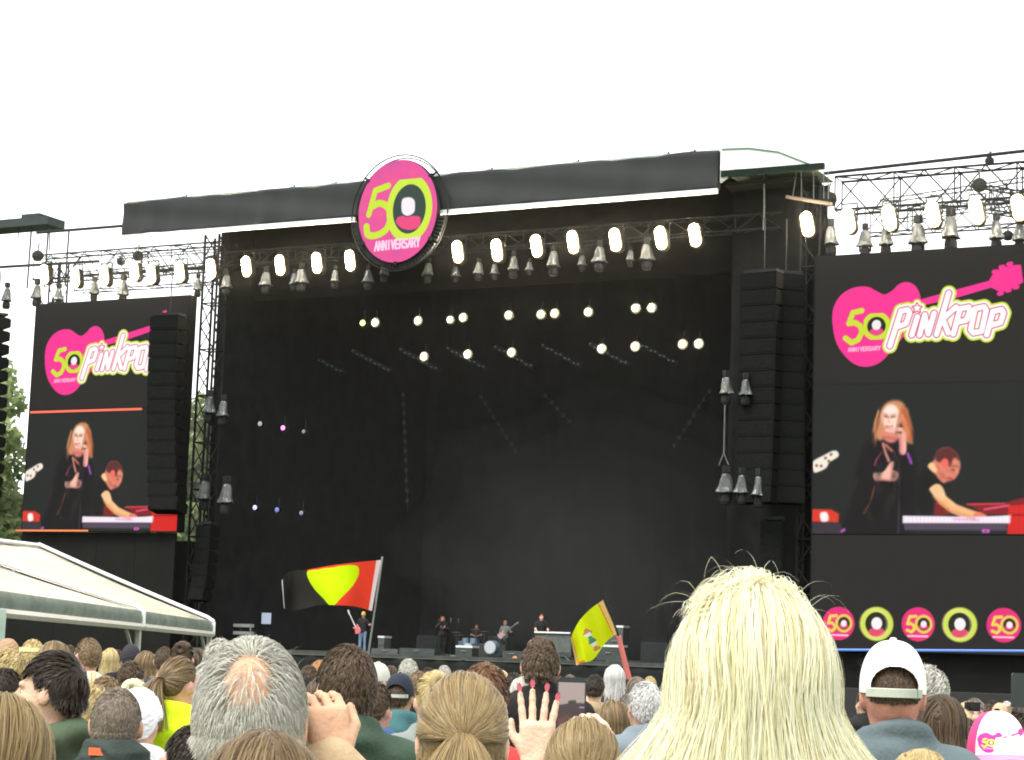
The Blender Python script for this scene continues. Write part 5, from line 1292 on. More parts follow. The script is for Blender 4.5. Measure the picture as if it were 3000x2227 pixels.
wc = _P(1940, 1409, 5.4, 'person in white baseball cap and blue grey jacket', 'capcrop', 'brown', 'jacket', bluegrey, -8, seed=48, skin='red')
add_cap(wc, mat('cap_white', (.80, .80, .76), .8, .04, 8))
_P(755, 1402, 5.7, 'brown haired person in dark green jacket below the red yellow flag', 'short', 'brown', 'jacket', ('bottle', (.05, .08, .055)), 22, 'down', 'pink', seed=49, dens=1.3)
_P(116, 1416, 6.0, 'dark haired person in profile facing the tent', 'quiff', 'dark', 'jacket', ('olive', (.07, .10, .06)), 86, 'down', 'fair', face=True, seed=50)
pf = _P(258, 1490, 5.8, 'cropped grey brown head above quilted dark green puffer jacket', 'crop', 'greybrown', 'puffer', moss, 0, skin='tan', seed=51)
obj('orange_tag', MB().cbox((-.035, -.118, 1.552), (.052, .012, .024)), mat('tag_orange', (.75, .14, .05), .6, 0), pf)
_P(190, 1490, 6.9, 'person with long wavy blond hair beside the puffer jacket', 'curly', 'blond', 'jacket', ('denim', (.1, .15, .25)), 5, female=True, seed=52, dens=1.2)
_P(1062, 1436, 6.6, 'reddish brown haired person in bright red top', 'short', 'redbrown', 'shirt', ('red', (.70, .045, .045)), -25, seed=53, skin='pink', lean=6)
bc = _P(2165, 1560, 5.5, 'person in pink and white cap with guitar logo', None, 'brown', 'tee', ('magenta', (.6, .12, .35)), 0, seed=54)
def _col(v):
    q = v/np.array([.091, .112, .129]); f = q[1] > .32
    return (.85, .83, .84) if f else (.62, .05, .20)
cc = Cv(-.1, .1, -.02, .15, 900, (240, 238, 240)); k_ = .16/560
cc.map = lambda px, py: np.array([-.076+(px-1808)*k_*1.22, .012+(800-py)*k_*1.22])
guitar_logo(cc, k_*1.22)
lin = s2l(cc.img)
crown = cap_crown(False)
V_ = np.zeros(len(crown.vertices)*3, np.float32); crown.vertices.foreach_get('co', V_); V_ = V_.reshape(-1, 3)-HC
def crown_fine():
    # finer front panel so that the print stays sharp
    nu, nv = 260, 130; th = np.linspace(-math.pi, math.pi, nu, endpoint=False); el = np.linspace(math.pi/2, -.12, nv+1)
    TH, EL = np.meshgrid(th, el); ce = np.cos(np.clip(EL, -1.5, 1.5)).clip(0)**.8; R3 = HR+np.array([.014, .016, .022]); pl = 1+.004*np.cos(TH*6)
    X = R3[0]*ce*np.sin(TH)*pl; Y = -R3[1]*ce*np.cos(TH)*pl-.004; Z = .012+R3[2]*np.sin(EL); front = np.abs(TH) > math.pi*.66
    u = X*-1*(1.0); ok = front
    ii = np.clip(((u+.1)*900).astype(int), 0, cc.nu-1); jj = np.clip(((Z+.02)*900).astype(int), 0, cc.nv-1)
    C = np.where(ok[..., None], lin[jj, ii], np.array([.62, .05, .20])); I = np.arange((nv+1)*nu).reshape(nv+1, nu); J = np.roll(I, -1, 1)
    q = np.stack([I[:-1], I[1:], J[1:], J[:-1]], -1).reshape(-1, 4)
    return mesh_np('cap_crown', np.stack([X, Y, Z], -1).reshape(-1, 3)+HC, quads=q, smooth=True, colors=C.reshape(-1, 3))
add_cap(bc, mat_attr('cap_print', rough=.8), False, mat('cap_pink', (.70, .22, .50), .8, .05, 8), crown_fine(), back=True)
_P(306, 1512, 7.6, 'person with white hood up, half hidden by the cropped head above the puffer jacket', 'x', mat('hood_white', (.72, .73, .74), .9, .1, 9, bump=.4, bscale=40), 'hoodie', ('white', (.72, .73, .74)), -10, cap='beanie', hood=True, seed=55)
_P(2046, 1508, 7.4, 'long brown haired person right behind the blue grey jacket', 'long', 'brown', 'jacket', ('mauve', (.12, .08, .09)), -20, female=True, seed=56)
_P(424, 1574, 5.0, 'pink faced person in profile below the yellow jacket', 'short', 'dark', 'jacket', ('green2', (.06, .1, .06)), 60, face=True, skin='pink', seed=57)
_P(944, 1462, 8.0, 'person with fair hair pinned up, behind the half tied hair', 'bun', 'blond', 'jacket', ('grey3', (.2, .22, .21)), 12, female=True, seed=58, dens=.8)
_P(816, 1482, 8.6, 'brown haired person in blue hooded sweater', 'short', 'brown', 'hoodie', ('blue', (.055, .105, .22)), -28, skin='pink', seed=59, dens=.8)
_P(1176, 1386, 8.9, 'person with brown brush cut and black jacket under the keyboard player', 'spiky', 'brown', 'jacket', black_top, 0, skin='pink', seed=60, dens=.9)
_P(396, 1430, 9.0, 'person with ponytail in bright yellow green jacket', 'ponytail', 'lightbrown', 'hoodie', ('hivis', (.60, .80, .02)), -42, skin='pink', female=True, face=True, seed=61, trous=TROUS[3], dens=.8)
_P(1402, 1482, 9.0, 'pale haired person in grey blue jacket beside the big blonde head', 'short', 'white', 'jacket', ('steel', (.18, .22, .25)), 20, seed=62)
_P(2012, 1448, 9.4, 'grey haired person peeking out behind the white cap', 'curly', 'grey', 'jacket', ('plum', (.16, .05, .07)), -15, seed=63)
_P(2216, 1548, 8.6, 'dark haired person holding a dark phone up at the picture edge', 'short', 'dark', 'jacket', ('brownj', (.06, .045, .045)), 12, 'oneup', 'pink', seed=64)
_P(1372, 1506, 10.5, 'person in orange jacket with one arm raised', 'short', 'greybrown', 'jacket', ('orange', (.80, .16, .03)), 20, 'oneup', 'pink', seed=65)
nc = _P(871, 1470, 11, 'person in navy baseball cap and teal hooded jacket', 'crop', 'brown', 'hoodie', ('teal', (.05, .13, .14)), -12, skin='tan', seed=66)
add_cap(nc, mat('cap_navy', (.012, .018, .032), .8, .1, 8))
_P(120, 1392, 10.4, 'light brown bob head right above the dark haired profile', 'bob', 'lightbrown', 'jacket', ('khaki', (.13, .12, .08)), 10, female=True, seed=67)
_P(22, 1412, 11.3, 'curly blond person in navy jacket at the photo edge', 'curly', 'blond', 'jacket', navy, -15, female=True, seed=68)
_P(292, 1478, 9.6, 'small pale blond person with pinned hair beside dark blue top', 'bun', 'platinum', 'jacket', ('cream2', (.4, .38, .3)), 5, female=True, seed=69)
_P(200, 1458, 10.6, 'platinum blond head just below the white T-shirt', 'bob', 'platinum', 'jacket', ('rust', (.3, .1, .08)), -5, female=True, seed=70)
_P(332, 1480, 10.8, 'dark haired person turned in profile beside the yellow jacket', 'long', 'dark', 'jacket', ('brown2', (.12, .08, .06)), 75, skin='pink', female=True, face=True, seed=71)
_P(192, 1384, 12.4, 'person with reddish crop, glasses and white T-shirt', 'crop', 'lightbrown', 'tee', ('white2', (.78, .78, .78)), 42, skin='pink', face=True, glasses=True, seed=72)
hb_ = _P(72, 1390, 13, 'blond person with pale yellow headband under the tent', 'short', 'blond', 'jacket', ('blk2', (.03, .03, .03)), 20, skin='pink', seed=73)
hbm = MB(); pp = [HC+[(HR[0]+.014)*math.sin(a), (HR[1]+.014)*math.cos(a), .05] for a in np.linspace(0, 6.283, 21)]
for a, b in zip(pp[:-1], pp[1:]): hbm.add([a-[0, 0, .014], b-[0, 0, .014], b*[1, 1, 1]+[0, 0, .014], a+[0, 0, .014]], [(0, 1, 2, 3)])
obj('headband', hbm, mat('headband', (.7, .66, .3), .7, .05), hb_)
_P(18, 1391, 14, 'person in tan knitted beanie next to the tent post', 'x', mat('beanie_tan', (.34, .22, .13), .95, .12, 40, bump=.4, bscale=120), 'jacket', ('grey4', (.1, .1, .1)), 15, cap='beanie', seed=74)
_P(2118, 1518, 13.6, 'person facing the camera and taking a picture', 'short', 'greybrown', 'shirt', ('lilac', (.25, .27, .42)), 172, 'phone', 'pink', face=True, seed=75)
_P(2082, 1536, 11.8, 'fair haired person between the brown hair and the camera', 'long', 'blond', 'jacket', ('royal', (.05, .16, .4)), -10, female=True, seed=76)
_P(2172, 1524, 15, 'bald tanned person beyond the guitar cap', None, 'brown', 'jacket', ('grey5', (.13, .14, .13)), 0, skin='tan', seed=77)
_P(286, 1436, 12, 'brown haired head in front of the navy shirt', 'short', 'brown', 'jacket', ('grey6', (.09, .09, .1)), 0, seed=78)
_P(359, 1404, 15.4, 'short brown haired person in navy T-shirt under the tent eave', 'crop', 'brown', 'tee', ('navy2', (.03, .045, .075)), 0, skin='tan', seed=79)
_P(398, 1396, 14.4, 'brown haired person with top bun above the yellow jacket', 'bun', 'brown', 'jacket', ('dkgreen', (.04, .08, .04)), 0, female=True, seed=80)
_P(480, 1390, 13.2, 'person with curly grey fair hair beside the tent corner', 'curly', 'grey', 'jacket', ('lightgrey', (.35, .35, .33)), 0, female=True, seed=81)
_P(286, 1402, 18, 'person in dark knitted cap under the tent', 'x', mat('beanie_dark', (.03, .03, .035), .95, .1, 40), 'jacket', black_top, 0, cap='beanie', seed=82)
_P(320, 1414, 16, 'light brown haired person with white band, under the tent', 'bob', 'lightbrown', 'jacket', ('beige', (.3, .24, .16)), -30, female=True, seed=83)
_P(888, 1432, 16, 'light grey haired head behind the navy cap', 'short', 'grey', 'jacket', ('grey7', (.15, .16, .15)), 5, seed=84)
vz = _P(824, 1446, 14, 'grey person with pale cap beside the flag pole', 'crop', 'grey', 'jacket', ('green3', (.2, .26, .2)), -50, skin='pink', seed=85)
add_cap(vz, mat('cap_pale', (.5, .5, .44), .8, .05, 8), False)
_P(1293, 1466, 15.5, 'dark haired person in beige top in front of the yellow flag', 'short', 'dark', 'shirt', ('beige2', (.33, .25, .15)), 0, 'phone', seed=86)
_P(1336, 1444, 16.5, 'white haired person in dark top under the yellow flag', 'bob', 'white', 'jacket', ('dk3', (.03, .035, .03)), 0, seed=87)
# people further back, fewer details: one label each by hair and clothes
fills = [(150, 1402, 17, 'short', 'brown', 'grey jacket', (.2, .2, .2)), (240, 1408, 19, 'bob', 'blond', 'teal jacket', (.1, .25, .25)), (48, 1420, 16, 'short', 'dark', 'brown jacket', (.15, .1, .07)), (345, 1420, 20, 'short', 'greybrown', 'green jacket', (.1, .16, .08)),
         (430, 1408, 17, 'long', 'brown', 'pale jacket', (.4, .4, .38)), (455, 1412, 21, 'short', 'black', 'red jacket', (.4, .06, .05)), (510, 1418, 19, 'short', 'brown', 'white shirt', (.6, .6, .6)), (695, 1434, 17, 'bob', 'ginger', 'pink jacket', (.75, .2, .4)), (672, 1446, 16, 'short', 'brown', 'moss jacket', (.07, .09, .05)),
         (910, 1458, 15, 'short', 'lightbrown', 'black jacket', (.02, .02, .02)), (1000, 1456, 19, 'short', 'greybrown', 'blue jacket', (.08, .14, .3)), (1118, 1462, 15, 'short', 'dark', 'steel jacket', (.14, .17, .2)), (1136, 1470, 13, 'bob', 'grey', 'white jacket', (.6, .58, .58)), (1228, 1472, 16, 'bob', 'lightbrown', 'tan jacket', (.3, .22, .15)),
         (1252, 1484, 14, 'short', 'white', 'blue shirt', (.2, .24, .36)), (1385, 1470, 18, 'long', 'greybrown', 'olive jacket', (.1, .1, .06)), (1880, 1500, 16, 'short', 'brown', 'black jacket', (.03, .03, .03)), (2062, 1528, 18, 'short', 'dark', 'grey hoodie', (.2, .2, .2)), (2145, 1530, 18, 'short', 'brown', 'green hoodie', (.1, .2, .14)),
         (2196, 1534, 17, 'bob', 'lightbrown', 'lilac jacket', (.4, .3, .4)), (2222, 1526, 15, 'long', 'dark', 'wine jacket', (.2, .04, .06)), (1965, 1520, 17, 'short', 'grey', 'red shirt', (.5, .07, .06)), (620, 1440, 18, 'short', 'lightbrown', 'navy jacket', (.03, .05, .1)), (770, 1452, 18, 'long', 'blond', 'grey coat', (.25, .25, .24)),
         (1445, 1488, 17, 'short', 'brown', 'grey coat', (.2, .2, .2)), (1500, 1492, 19, 'bob', 'blond', 'blue coat', (.1, .15, .3)), (1570, 1495, 16, 'short', 'dark', 'black coat', (.03, .03, .03)), (1790, 1505, 18, 'long', 'brown', 'green coat', (.08, .14, .08)), (15, 1452, 9.5, 'short', 'dark', 'dark blue jacket', (.03, .05, .09)),
         (230, 1470, 8.6, 'short', 'lightbrown', 'grey green jacket', (.16, .18, .15)), (460, 1460, 11, 'short', 'lightbrown', 'blue shirt', (.15, .22, .4)), (700, 1470, 10, 'bob', 'brown', 'wine coat', (.2, .05, .07)), (1130, 1500, 10, 'short', 'brown', 'dark grey coat', (.06, .06, .06)), (1330, 1520, 9.5, 'bob', 'lightbrown', 'brown coat', (.13, .09, .06)), (2095, 1560, 8.5, 'short', 'brown', 'bright blue shirt', (.08, .25, .6))]
fills += [(655, 1462, 13, 'short', 'dark', 'grey green coat', (.12, .14, .1)), (718, 1450, 20, 'short', 'white', 'dark coat', (.04, .04, .05)), (792, 1448, 21, 'short', 'brown', 'red coat', (.4, .06, .05)), (850, 1446, 20, 'bob', 'brown', 'teal coat', (.06, .2, .2)), (930, 1450, 20, 'short', 'dark', 'moss coat', (.08, .1, .05)),
          (965, 1446, 22, 'short', 'grey', 'blue coat', (.08, .13, .3)), (1032, 1452, 17, 'short', 'dark', 'pale coat', (.4, .4, .38)), (1090, 1456, 20, 'bob', 'blond', 'wine coat', (.2, .05, .07)), (1145, 1458, 22, 'short', 'lightbrown', 'beige coat', (.3, .25, .17)), (1205, 1464, 19, 'short', 'brown', 'navy coat', (.03, .05, .1)),
          (1240, 1466, 22, 'short', 'greybrown', 'olive coat', (.12, .12, .07)), (1268, 1474, 18, 'bob', 'brown', 'grey coat', (.2, .2, .2)), (1315, 1474, 21, 'short', 'lightbrown', 'green coat', (.08, .14, .08)), (1362, 1476, 21, 'short', 'dark', 'orange coat', (.5, .16, .04)), (1412, 1470, 22, 'short', 'blond', 'black coat', (.03, .03, .03)),
          (1908, 1508, 20, 'bob', 'lightbrown', 'steel coat', (.14, .17, .2)), (1990, 1512, 21, 'short', 'dark', 'lilac coat', (.4, .3, .4)), (2030, 1516, 22, 'short', 'greybrown', 'teal coat', (.06, .2, .2)), (2072, 1520, 20, 'short', 'brown', 'beige coat', (.3, .25, .17)), (2100, 1524, 21, 'bob', 'blond', 'grey coat', (.2, .2, .2)),
          (2130, 1526, 22, 'short', 'lightbrown', 'red coat', (.4, .06, .05)), (2158, 1522, 21, 'short', 'dark', 'moss coat', (.08, .1, .05)), (2188, 1524, 22, 'short', 'white', 'navy coat', (.03, .05, .1)), (2210, 1520, 20, 'bob', 'brown', 'green coat', (.08, .14, .08)), (95, 1404, 20, 'short', 'greybrown', 'navy coat', (.03, .05, .1)), (255, 1412, 21, 'short', 'brown', 'beige coat', (.3, .25, .17)), (378, 1414, 21, 'bob', 'lightbrown', 'grey coat', (.2, .2, .2))]
near = ['under the white tent', 'near the tent post', 'by the puffer jacket', 'below the dark stage', 'close to the flags', 'near the blonde head', 'under the row of circles']
def where(x): return near[0] if x < 200 else near[2] if x < 400 else 'beside the tent corner' if x < 560 else 'left of the red yellow flag pole' if x < 790 else near[3] if x < 1150 else 'in front of the yellow flag' if x < 1420 else 'behind the big blonde head' if x < 1900 else near[6]
for i, (x, y, Z, st, hc, tn, tc_) in enumerate(fills):
    hn = {'bob': 'chin length', 'long': 'long', 'short': 'short'}[st]
    lab = f'{hn} {hc.replace("greybrown", "grey brown").replace("lightbrown", "light brown")} haired person in {tn} {where(x)}'
    if 'left of' in lab: lab = lab.replace('left of the red yellow flag pole', 'on the tent side of the flag pole')
    _P(x, y, Z, lab, st, hc, 'shirt' if 'shirt' in tn else 'hoodie' if 'hoodie' in tn else 'jacket', ('f_'+tn.replace(' ', '_'), tc_), rr_.uniform(-25, 25), 'down', rr_.choice(['fair', 'pink', 'tan']), st != 'short', seed=90+i)
# the big phone, the small camera and the edge phone
def phone(px, py, Z, w, h, label, name='smartphone', screen=None, tilt=0.):
    c = atd(px, py, Z); T = thing(name, label, 'phone', c, YAW+tilt)
    obj('phone_body', MB().prism([(-w/2+.006, -h/2), (w/2-.006, -h/2), (w/2, -h/2+.006), (w/2, h/2-.008), (w/2-.008, h/2), (-w/2+.008, h/2), (-w/2, h/2-.008), (-w/2, -h/2+.006)], (0, .009)), mat('phone_case', (.012, .02, .018), .35, 0, spec=.5), T)
    if screen is not None: link('phone_screen', screen, mat_attr('phone_picture', True, (.02, .02, .02), .2, EK, .5), T, (0, -.0015, 0))
    return T
pc = Cv(-.033, .033, -.068, .062, 1600, (176, 158, 150)); pc.map = None
pc.poly([(-.04, -.08), (.04, -.08), (.04, .012), (.012, .012), (.010, .019), (-.006, .017), (-.008, .010), (-.04, .004)], (62, 46, 52), .004); pc.poly([(-.008, .012), (.012, .012), (.012, .017), (-.006, .016)], (40, 60, 50), .001)
pc.poly([(-.04, -.03), (-.01, -.02), (.0, -.035), (.04, -.03), (.04, -.08), (-.04, -.08)], (120, 72, 60), .012, a=.7); pc.poly([(.02, .0), (.036, .0), (.036, .003), (.02, .003)], (190, 150, 190), .002)
phone(1241, 1538, 4.93, .073, .150, 'black smartphone filming the stage, held above the low ponytail', screen=pc.mesh('phone_screen', lambda u, v: np.stack([u, np.zeros_like(u), v], -1)))
T = thing('compact_camera', 'small dark camera held up by the person facing us', 'camera', atd(2113, 1536, 13.18), YAW)
obj('camera_body', MB().cbox((0, 0, 0), (.1, .03, .06)), darkmetal, T); obj('lens', MB().lathe([(0, -.04), (.02, -.04), (.022, 0)], 12, axis='y'), darkmetal, T)
phone(2214, 1500, 8.75, .075, .15, 'dark phone lifted at the picture edge, above dark hair', tilt=.5)
# pink nails on the raised hand
mbn = MB(); nm = mat('nail_pink', (.45, .08, .12), .25, 0, spec=.5); ww = np.array(POSES['wave'][-1][1]); up_ = np.array((.03, .03, 1.)); up_ /= np.linalg.norm(up_); bk_ = np.array((0, -1, .05)); bk_ = bk_-up_*(bk_@up_); bk_ /= np.linalg.norm(bk_); ac_ = -np.cross(up_, bk_)
for o, L_ in ((.031, .072), (.011, .080), (-.011, .075), (-.030, .058)):
    dr = up_+ac_*o*.30*18; dr /= np.linalg.norm(dr); hs = 1.06; k = ww+up_*.09*hs+ac_*o*1.1*hs; tip = k+dr*L_*1.25*hs*.97+bk_*.0075
    e = np.cross(dr, bk_); n_ = 8; ring = [tip+e*.0066*math.cos(a)+dr*.0115*math.sin(a)+bk_*(.003-.003*abs(math.cos(a))) for a in np.linspace(0, 6.283, n_, endpoint=False)]
    obj('nail', MB().add(ring+[p-bk_*.004 for p in ring], [tuple(range(n_))]+[(i, (i+1) % n_, n_+(i+1) % n_, n_+i) for i in range(n_)]), nm, pw)
# hair tie
obj('hair_tie', MB().lathe([(.012, -.006), (.018, -.004), (.018, .004), (.012, .006)], 10, c=HC+np.array((0, -.93, -.38))*HR*1.14, axis='y'), mat('hair_tie', (.12, .05, .04), .8, 0), pw)
# ------------------------------------------------------------------ on stage
DZ = 1.42
def stand_at(px, ptop, ztop):
    d = ray(px, ptop); return _C+d*((ztop-CZ)/d[2])
def performer(px, ptop, H, label, style, hair, top, tcol, turn, pose, skin, **kw):
    p = stand_at(px, ptop, DZ+H); return p, person(0, 0, 80, label, style, hair, top, tcol, turn, pose, skin, base=DZ, H=H, loc=p, group='people on the stage', **kw)
bt_ = ('stage_black', (.02, .02, .022))
p_s, singer = performer(962, 1339, 1.72, 'singer with long fair hair in long black coat holding a microphone', 'long', 'ginger', 'jacket', bt_, 190, 'mic', 'pink', female=True, face=True, trous=('black_trousers', (.015, .015, .015)))
p_g, g1 = performer(790, 1330, 1.78, 'bass player in yellow cap and jeans under the red yellow flag', 'crop', 'dark', 'tee', bt_, 165, 'play', 'pink', face=True, trous=('light_jeans', (.22, .33, .48)))
add_cap(g1, mat('cap_yellow', (.65, .45, .06), .8, .1, 8), False)
p_d, dr = performer(1036, 1357, 1.45, 'drummer in black behind the small drum kit', 'short', 'redbrown', 'tee', bt_, 175, 'hip', 'pink', face=True)
p_g2, g2 = performer(1098, 1348, 1.66, 'guitar player in grey shirt beside the drum kit', 'crop', 'blond', 'tee', ('greyshirt', (.22, .25, .22)), 160, 'play', 'pink', face=True)
p_k, kb = performer(1177, 1334, 1.74, 'keyboard player in black standing behind his keys', 'short', 'redbrown', 'tee', bt_, 190, 'keys', 'pink', face=True)
performer(534, 1339, 1.72, 'stage hand in the dark wing next to the white steps', 'short', 'brown', 'jacket', bt_, 160, 'down', 'tan')
performer(555, 1344, 1.68, 'second stage hand in the dark wing beside the pale sheet', 'short', 'dark', 'jacket', bt_, 200, 'down', 'tan')
performer(659, 1354, 1.66, 'dim backing musician far back between pale sheet and flag', 'bob', 'greybrown', 'jacket', ('dim', (.05, .05, .05)), 180, 'down', 'tan')
def off(p, dx, dy, z): return np.array([p[0]+dx, p[1]+dy, z])
def guitar(c, ang, label, bodyc, neckc, white=True):
    T = thing('electric_guitar', label, 'guitar', c, YAW*.6); R2 = R_(ang)
    def r2(P_): return [(x*math.cos(R2)-z*math.sin(R2), x*math.sin(R2)+z*math.cos(R2)) for x, z in P_]
    outl = catmull([(-.2, .0), (-.17, .13), (-.06, .10), (.04, .08), (.12, .15), (.14, .06), (.10, .0), (.13, -.07), (.10, -.13), (.02, -.09), (-.07, -.13), (-.18, -.12)], n=3)
    obj('guitar_body', MB().prism(r2(outl), (-.03, .02)), mat('gbody_'+bodyc[0], bodyc[1], .3, 0, spec=.5), T)
    obj('guitar_neck', MB().prism(r2([(.08, -.028), (.72, -.022), (.72, .022), (.08, .028)]), (-.045, -.015)), mat('gneck_'+neckc[0], neckc[1], .4, .1), T)
    obj('headstock', MB().prism(r2([(.72, -.03), (.92, -.05), (.94, .02), (.74, .045)]), (-.05, -.02)), mat('gneck_'+neckc[0], neckc[1], .4, .1), T)
    return T
guitar(off(p_g, -.12, -.32, DZ+1.02), 118, 'red and white bass guitar of the player in the yellow cap', ('red', (.6, .12, .14)), ('white', (.55, .5, .48)))
guitar(off(p_g2, .02, -.32, DZ+1.02), 38, 'pale pink guitar of the player beside the drum kit', ('pink', (.62, .40, .42)), ('wood', (.25, .2, .15)))
# microphones
def mic_stand(p, label, boom=True):
    T = thing('microphone_stand', label, 'microphone', (p[0], p[1], DZ))
    obj('base', MB().lathe([(0, .03), (.15, .02), (.16, 0)][::-1], 12), darkmetal, T); obj('pole', MB().bar((0, 0, 0), (0, 0, 1.45), .014), darkmetal, T)
    obj('microphone', MB().lathe([(0, .0), (.014, .0), (.02, .13), (.027, .15), (.024, .19), (0, .2)], 10, c=(0, 0, 1.45)), mat('mic_grey', (.2, .2, .2), .4, 0, metal=.5), T)
mic_stand(off(p_s, .52, -.2, 0), 'slim microphone stand beside the singer'); mic_stand(off(p_s, .66, .25, 0), 'second microphone stand next to the white topped box'); mic_stand(off(p_g, .35, -.5, 0), 'microphone stand before the player in yellow cap')
T = thing('hand_microphone', 'hand microphone at the singer’s mouth', 'microphone', off(p_s, -.06, -.24, DZ+1.5)); obj('grip', MB().bar((0, 0, -.1), (.02, 0, .03), .014), darkmetal, T); obj('mesh_ball', MB().lathe([(0, .02), (.026, .04), (.026, .065), (0, .085)], 10), mat('mic_grey', (.2, .2, .2), .4, 0, metal=.5), T)
# drum kit
dk = thing('drum_kit', 'small drum kit with pale blue shells and cymbals', 'drums', off(p_d, .05, -.75, DZ)); shell = mat('drum_shell', (.22, .34, .45), .3, .1, spec=.5); skin_d = mat('drum_skin', (.62, .62, .64), .5, .05); brass = mat('cymbal', (.45, .38, .16), .3, .1, metal=.8)
obj('bass_drum', MB().lathe([(.0, -.2), (.29, -.2), (.29, .2), (0, .2)][::-1], 20, c=(0, 0, .3), axis='y'), shell, dk); obj('drum_head', MB().lathe([(0, -.21), (.27, -.21), (.27, -.2)][::-1], 20, c=(0, 0, .3), axis='y'), skin_d, dk)
for x, y, z, r0 in ((-.22, .0, .68, .15), (.2, .0, .68, .16), (-.55, .3, .55, .18), (.6, .3, .45, .21)): obj('tom_drum', MB().lathe([(0, -.13), (r0, -.13), (r0, .13), (0, .13)], 16, c=(x, y, z)), shell, dk)
for x, y, z in ((-.75, .1, 1.05), (.72, .05, 1.12), (-.5, -.1, .92), (.35, -.1, 1.2)):
    cy = obj('cymbal', MB().lathe([(.0, .03), (.05, .025), (.24, 0), (.24, -.004), (0, .02)], 18, c=(x, y, z)), brass, dk); obj('cymbal_stand', MB().bar((x, y, 0), (x, y, z), .012), alu, cy)
hd = thing('round_drum_head', 'pale round drum on its side in front of the guitar player', 'drum', off(p_g2, -.02, -1.2, DZ)); obj('drum_shell', MB().lathe([(0, -.2), (.3, -.2), (.3, .2), (0, .2)][::-1], 20, c=(0, 0, .42), axis='y'), shell, hd); obj('drum_head', MB().lathe([(0, -.21), (.27, -.21), (.27, -.2)][::-1], 20, c=(0, 0, .42), axis='y'), skin_d, hd); obj('stand', MB().bar((-.25, 0, 0), (-.15, 0, .2), .02).bar((.25, 0, 0), (.15, 0, .2), .02), alu, hd)
# keyboards
kt = thing('keyboard', 'electric keyboard on a dark stand beside the yellow flag', 'keyboard', off(p_k, .9, -.6, DZ)); obj('keyboard_case', MB().box((-.85, -.18, .98), (.75, .18, 1.08)), darkmetal, kt); obj('key_bed', MB().box((-.8, -.22, 1.0), (.7, -.182, 1.06)), mat('keys_white', (.6, .6, .62), .4, .05), kt)
obj('stand_leg', MB().bar((-.7, 0, 0), (.5, 0, .97), .025), alu, kt); obj('stand_leg', MB().bar((.6, 0, 0), (-.6, 0, .97), .025), alu, kt); obj('front_board', MB().box((-.8, -.15, .3), (.7, -.12, .95)), mat('board_grey', (.08, .09, .085), .6, .2), kt)
# boxes, wedges and cases along the front
def case(px, py, w, h, label, m, name='flight_case', Y=None, strip=None, d=.6):
    Y = 74. if Y is None else Y; p = at(px, py, Y); T = thing(name, label, name.replace('_', ' '), (p[0], Y, DZ)); z1 = p[2]-DZ+h/2; z0 = max(0, z1-h) if h < z1 else 0
    obj('case_body', MB().box((-w/2, 0, z0 if z0 < .25 else 0), (w/2, d, z1)), m, T)
    if strip is not None: obj('case_top', MB().box((-w/2-.02, -.02, z1+.004), (w/2+.02, d+.02, z1+.09)), strip, T)
    obj('handle', MB().bar((-.12, -.03, z1*.6), (.12, -.03, z1*.6), .018), alu, T); return T
gm = mat('case_green', (.045, .055, .05), .7, .2, 4); gm2 = mat('case_grey', (.07, .08, .078), .7, .2, 4); wl = mat('case_white', (.62, .63, .62), .5, .05)
case(835, 1425, 1.3, .6, 'low dark stage box below the singer, tent side', gm2); case(905, 1425, 1.7, .62, 'wide dark green stage box between cap and singer', gm)
case(1008, 1424, .75, .62, 'dark box with bright white top beside the drum kit', gm, strip=wl); case(1112, 1428, .9, .5, 'dark box with small orange light below the guitar player', gm); case(828, 1394, .3, .3, 'small pale amplifier with round badge behind the stage box', gm2, 'amplifier', 76, wl)
case(1335, 1388, .75, .9, 'pale topped rack between the flag and its pole', gm2, 'equipment_rack', 75, wl); case(1322, 1420, 1.1, .5, 'low box with pale lid under the yellow flag', gm, 'flight_case', 73.5, wl); case(1215, 1405, 1.2, .9, 'dark amplifier stack behind the brush cut head', gm2, 'amplifier', 80)
case(1065, 1412, 1.5, .5, 'drum riser box under the drummer', gm, 'drum_riser', p_d[1]-1.2); case(985, 1432, .6, .25, 'small wedge monitor in front of the singer', gm2, 'monitor', 72.5)
for px, c in ((1006, (.5, .6, .15)), (1118, (.7, .3, .12))):
    p = at(px, 1432, 73.9); tag(obj('badge', MB().lathe([(0, 0), (.11, 0), (.12, .03)], 14, c=p, axis='y'), mat('badge_'+str(px), c, .5, 0), None, p), 'round pale badge on the box ' + ('with the white top' if px < 1100 else 'below the guitar player'), 'badge')
p = at(520, 1385, 74.); st_ = thing('white_steps', 'white framed steps with two treads in the dark wing', 'steps', (p[0], 74., DZ))
for z in (.62, .95): obj('tread', MB().box((-.55, 0, z), (.55, .3, z+.14)), mat('steps_white', (.5, .52, .5), .5, .05), st_)
for x in (-.55, .55): obj('rail', MB().bar((x*1.15, 0, 0), (x, 0, 1.1), .03), mat('steps_frame', (.3, .36, .32), .5, .05), st_)
p = at(578, 1344, 76); sh_ = thing('pale_sheet', 'small pale blue sheet on a stand in the dark wing', 'sheet', (p[0], 76, DZ)); obj('paper', MB().box((-.24, 0, p[2]-DZ-.25), (.26, .02, p[2]-DZ+.25)), mat('paper', (.50, .55, .68), .6, 0, emit=(.5, .56, .75), strength=.13), sh_); obj('stand', MB().bar((0, .03, 0), (0, .03, p[2]-DZ), .02), darkmetal, sh_)  # the sheet's brightness is put into its material as a faint glow
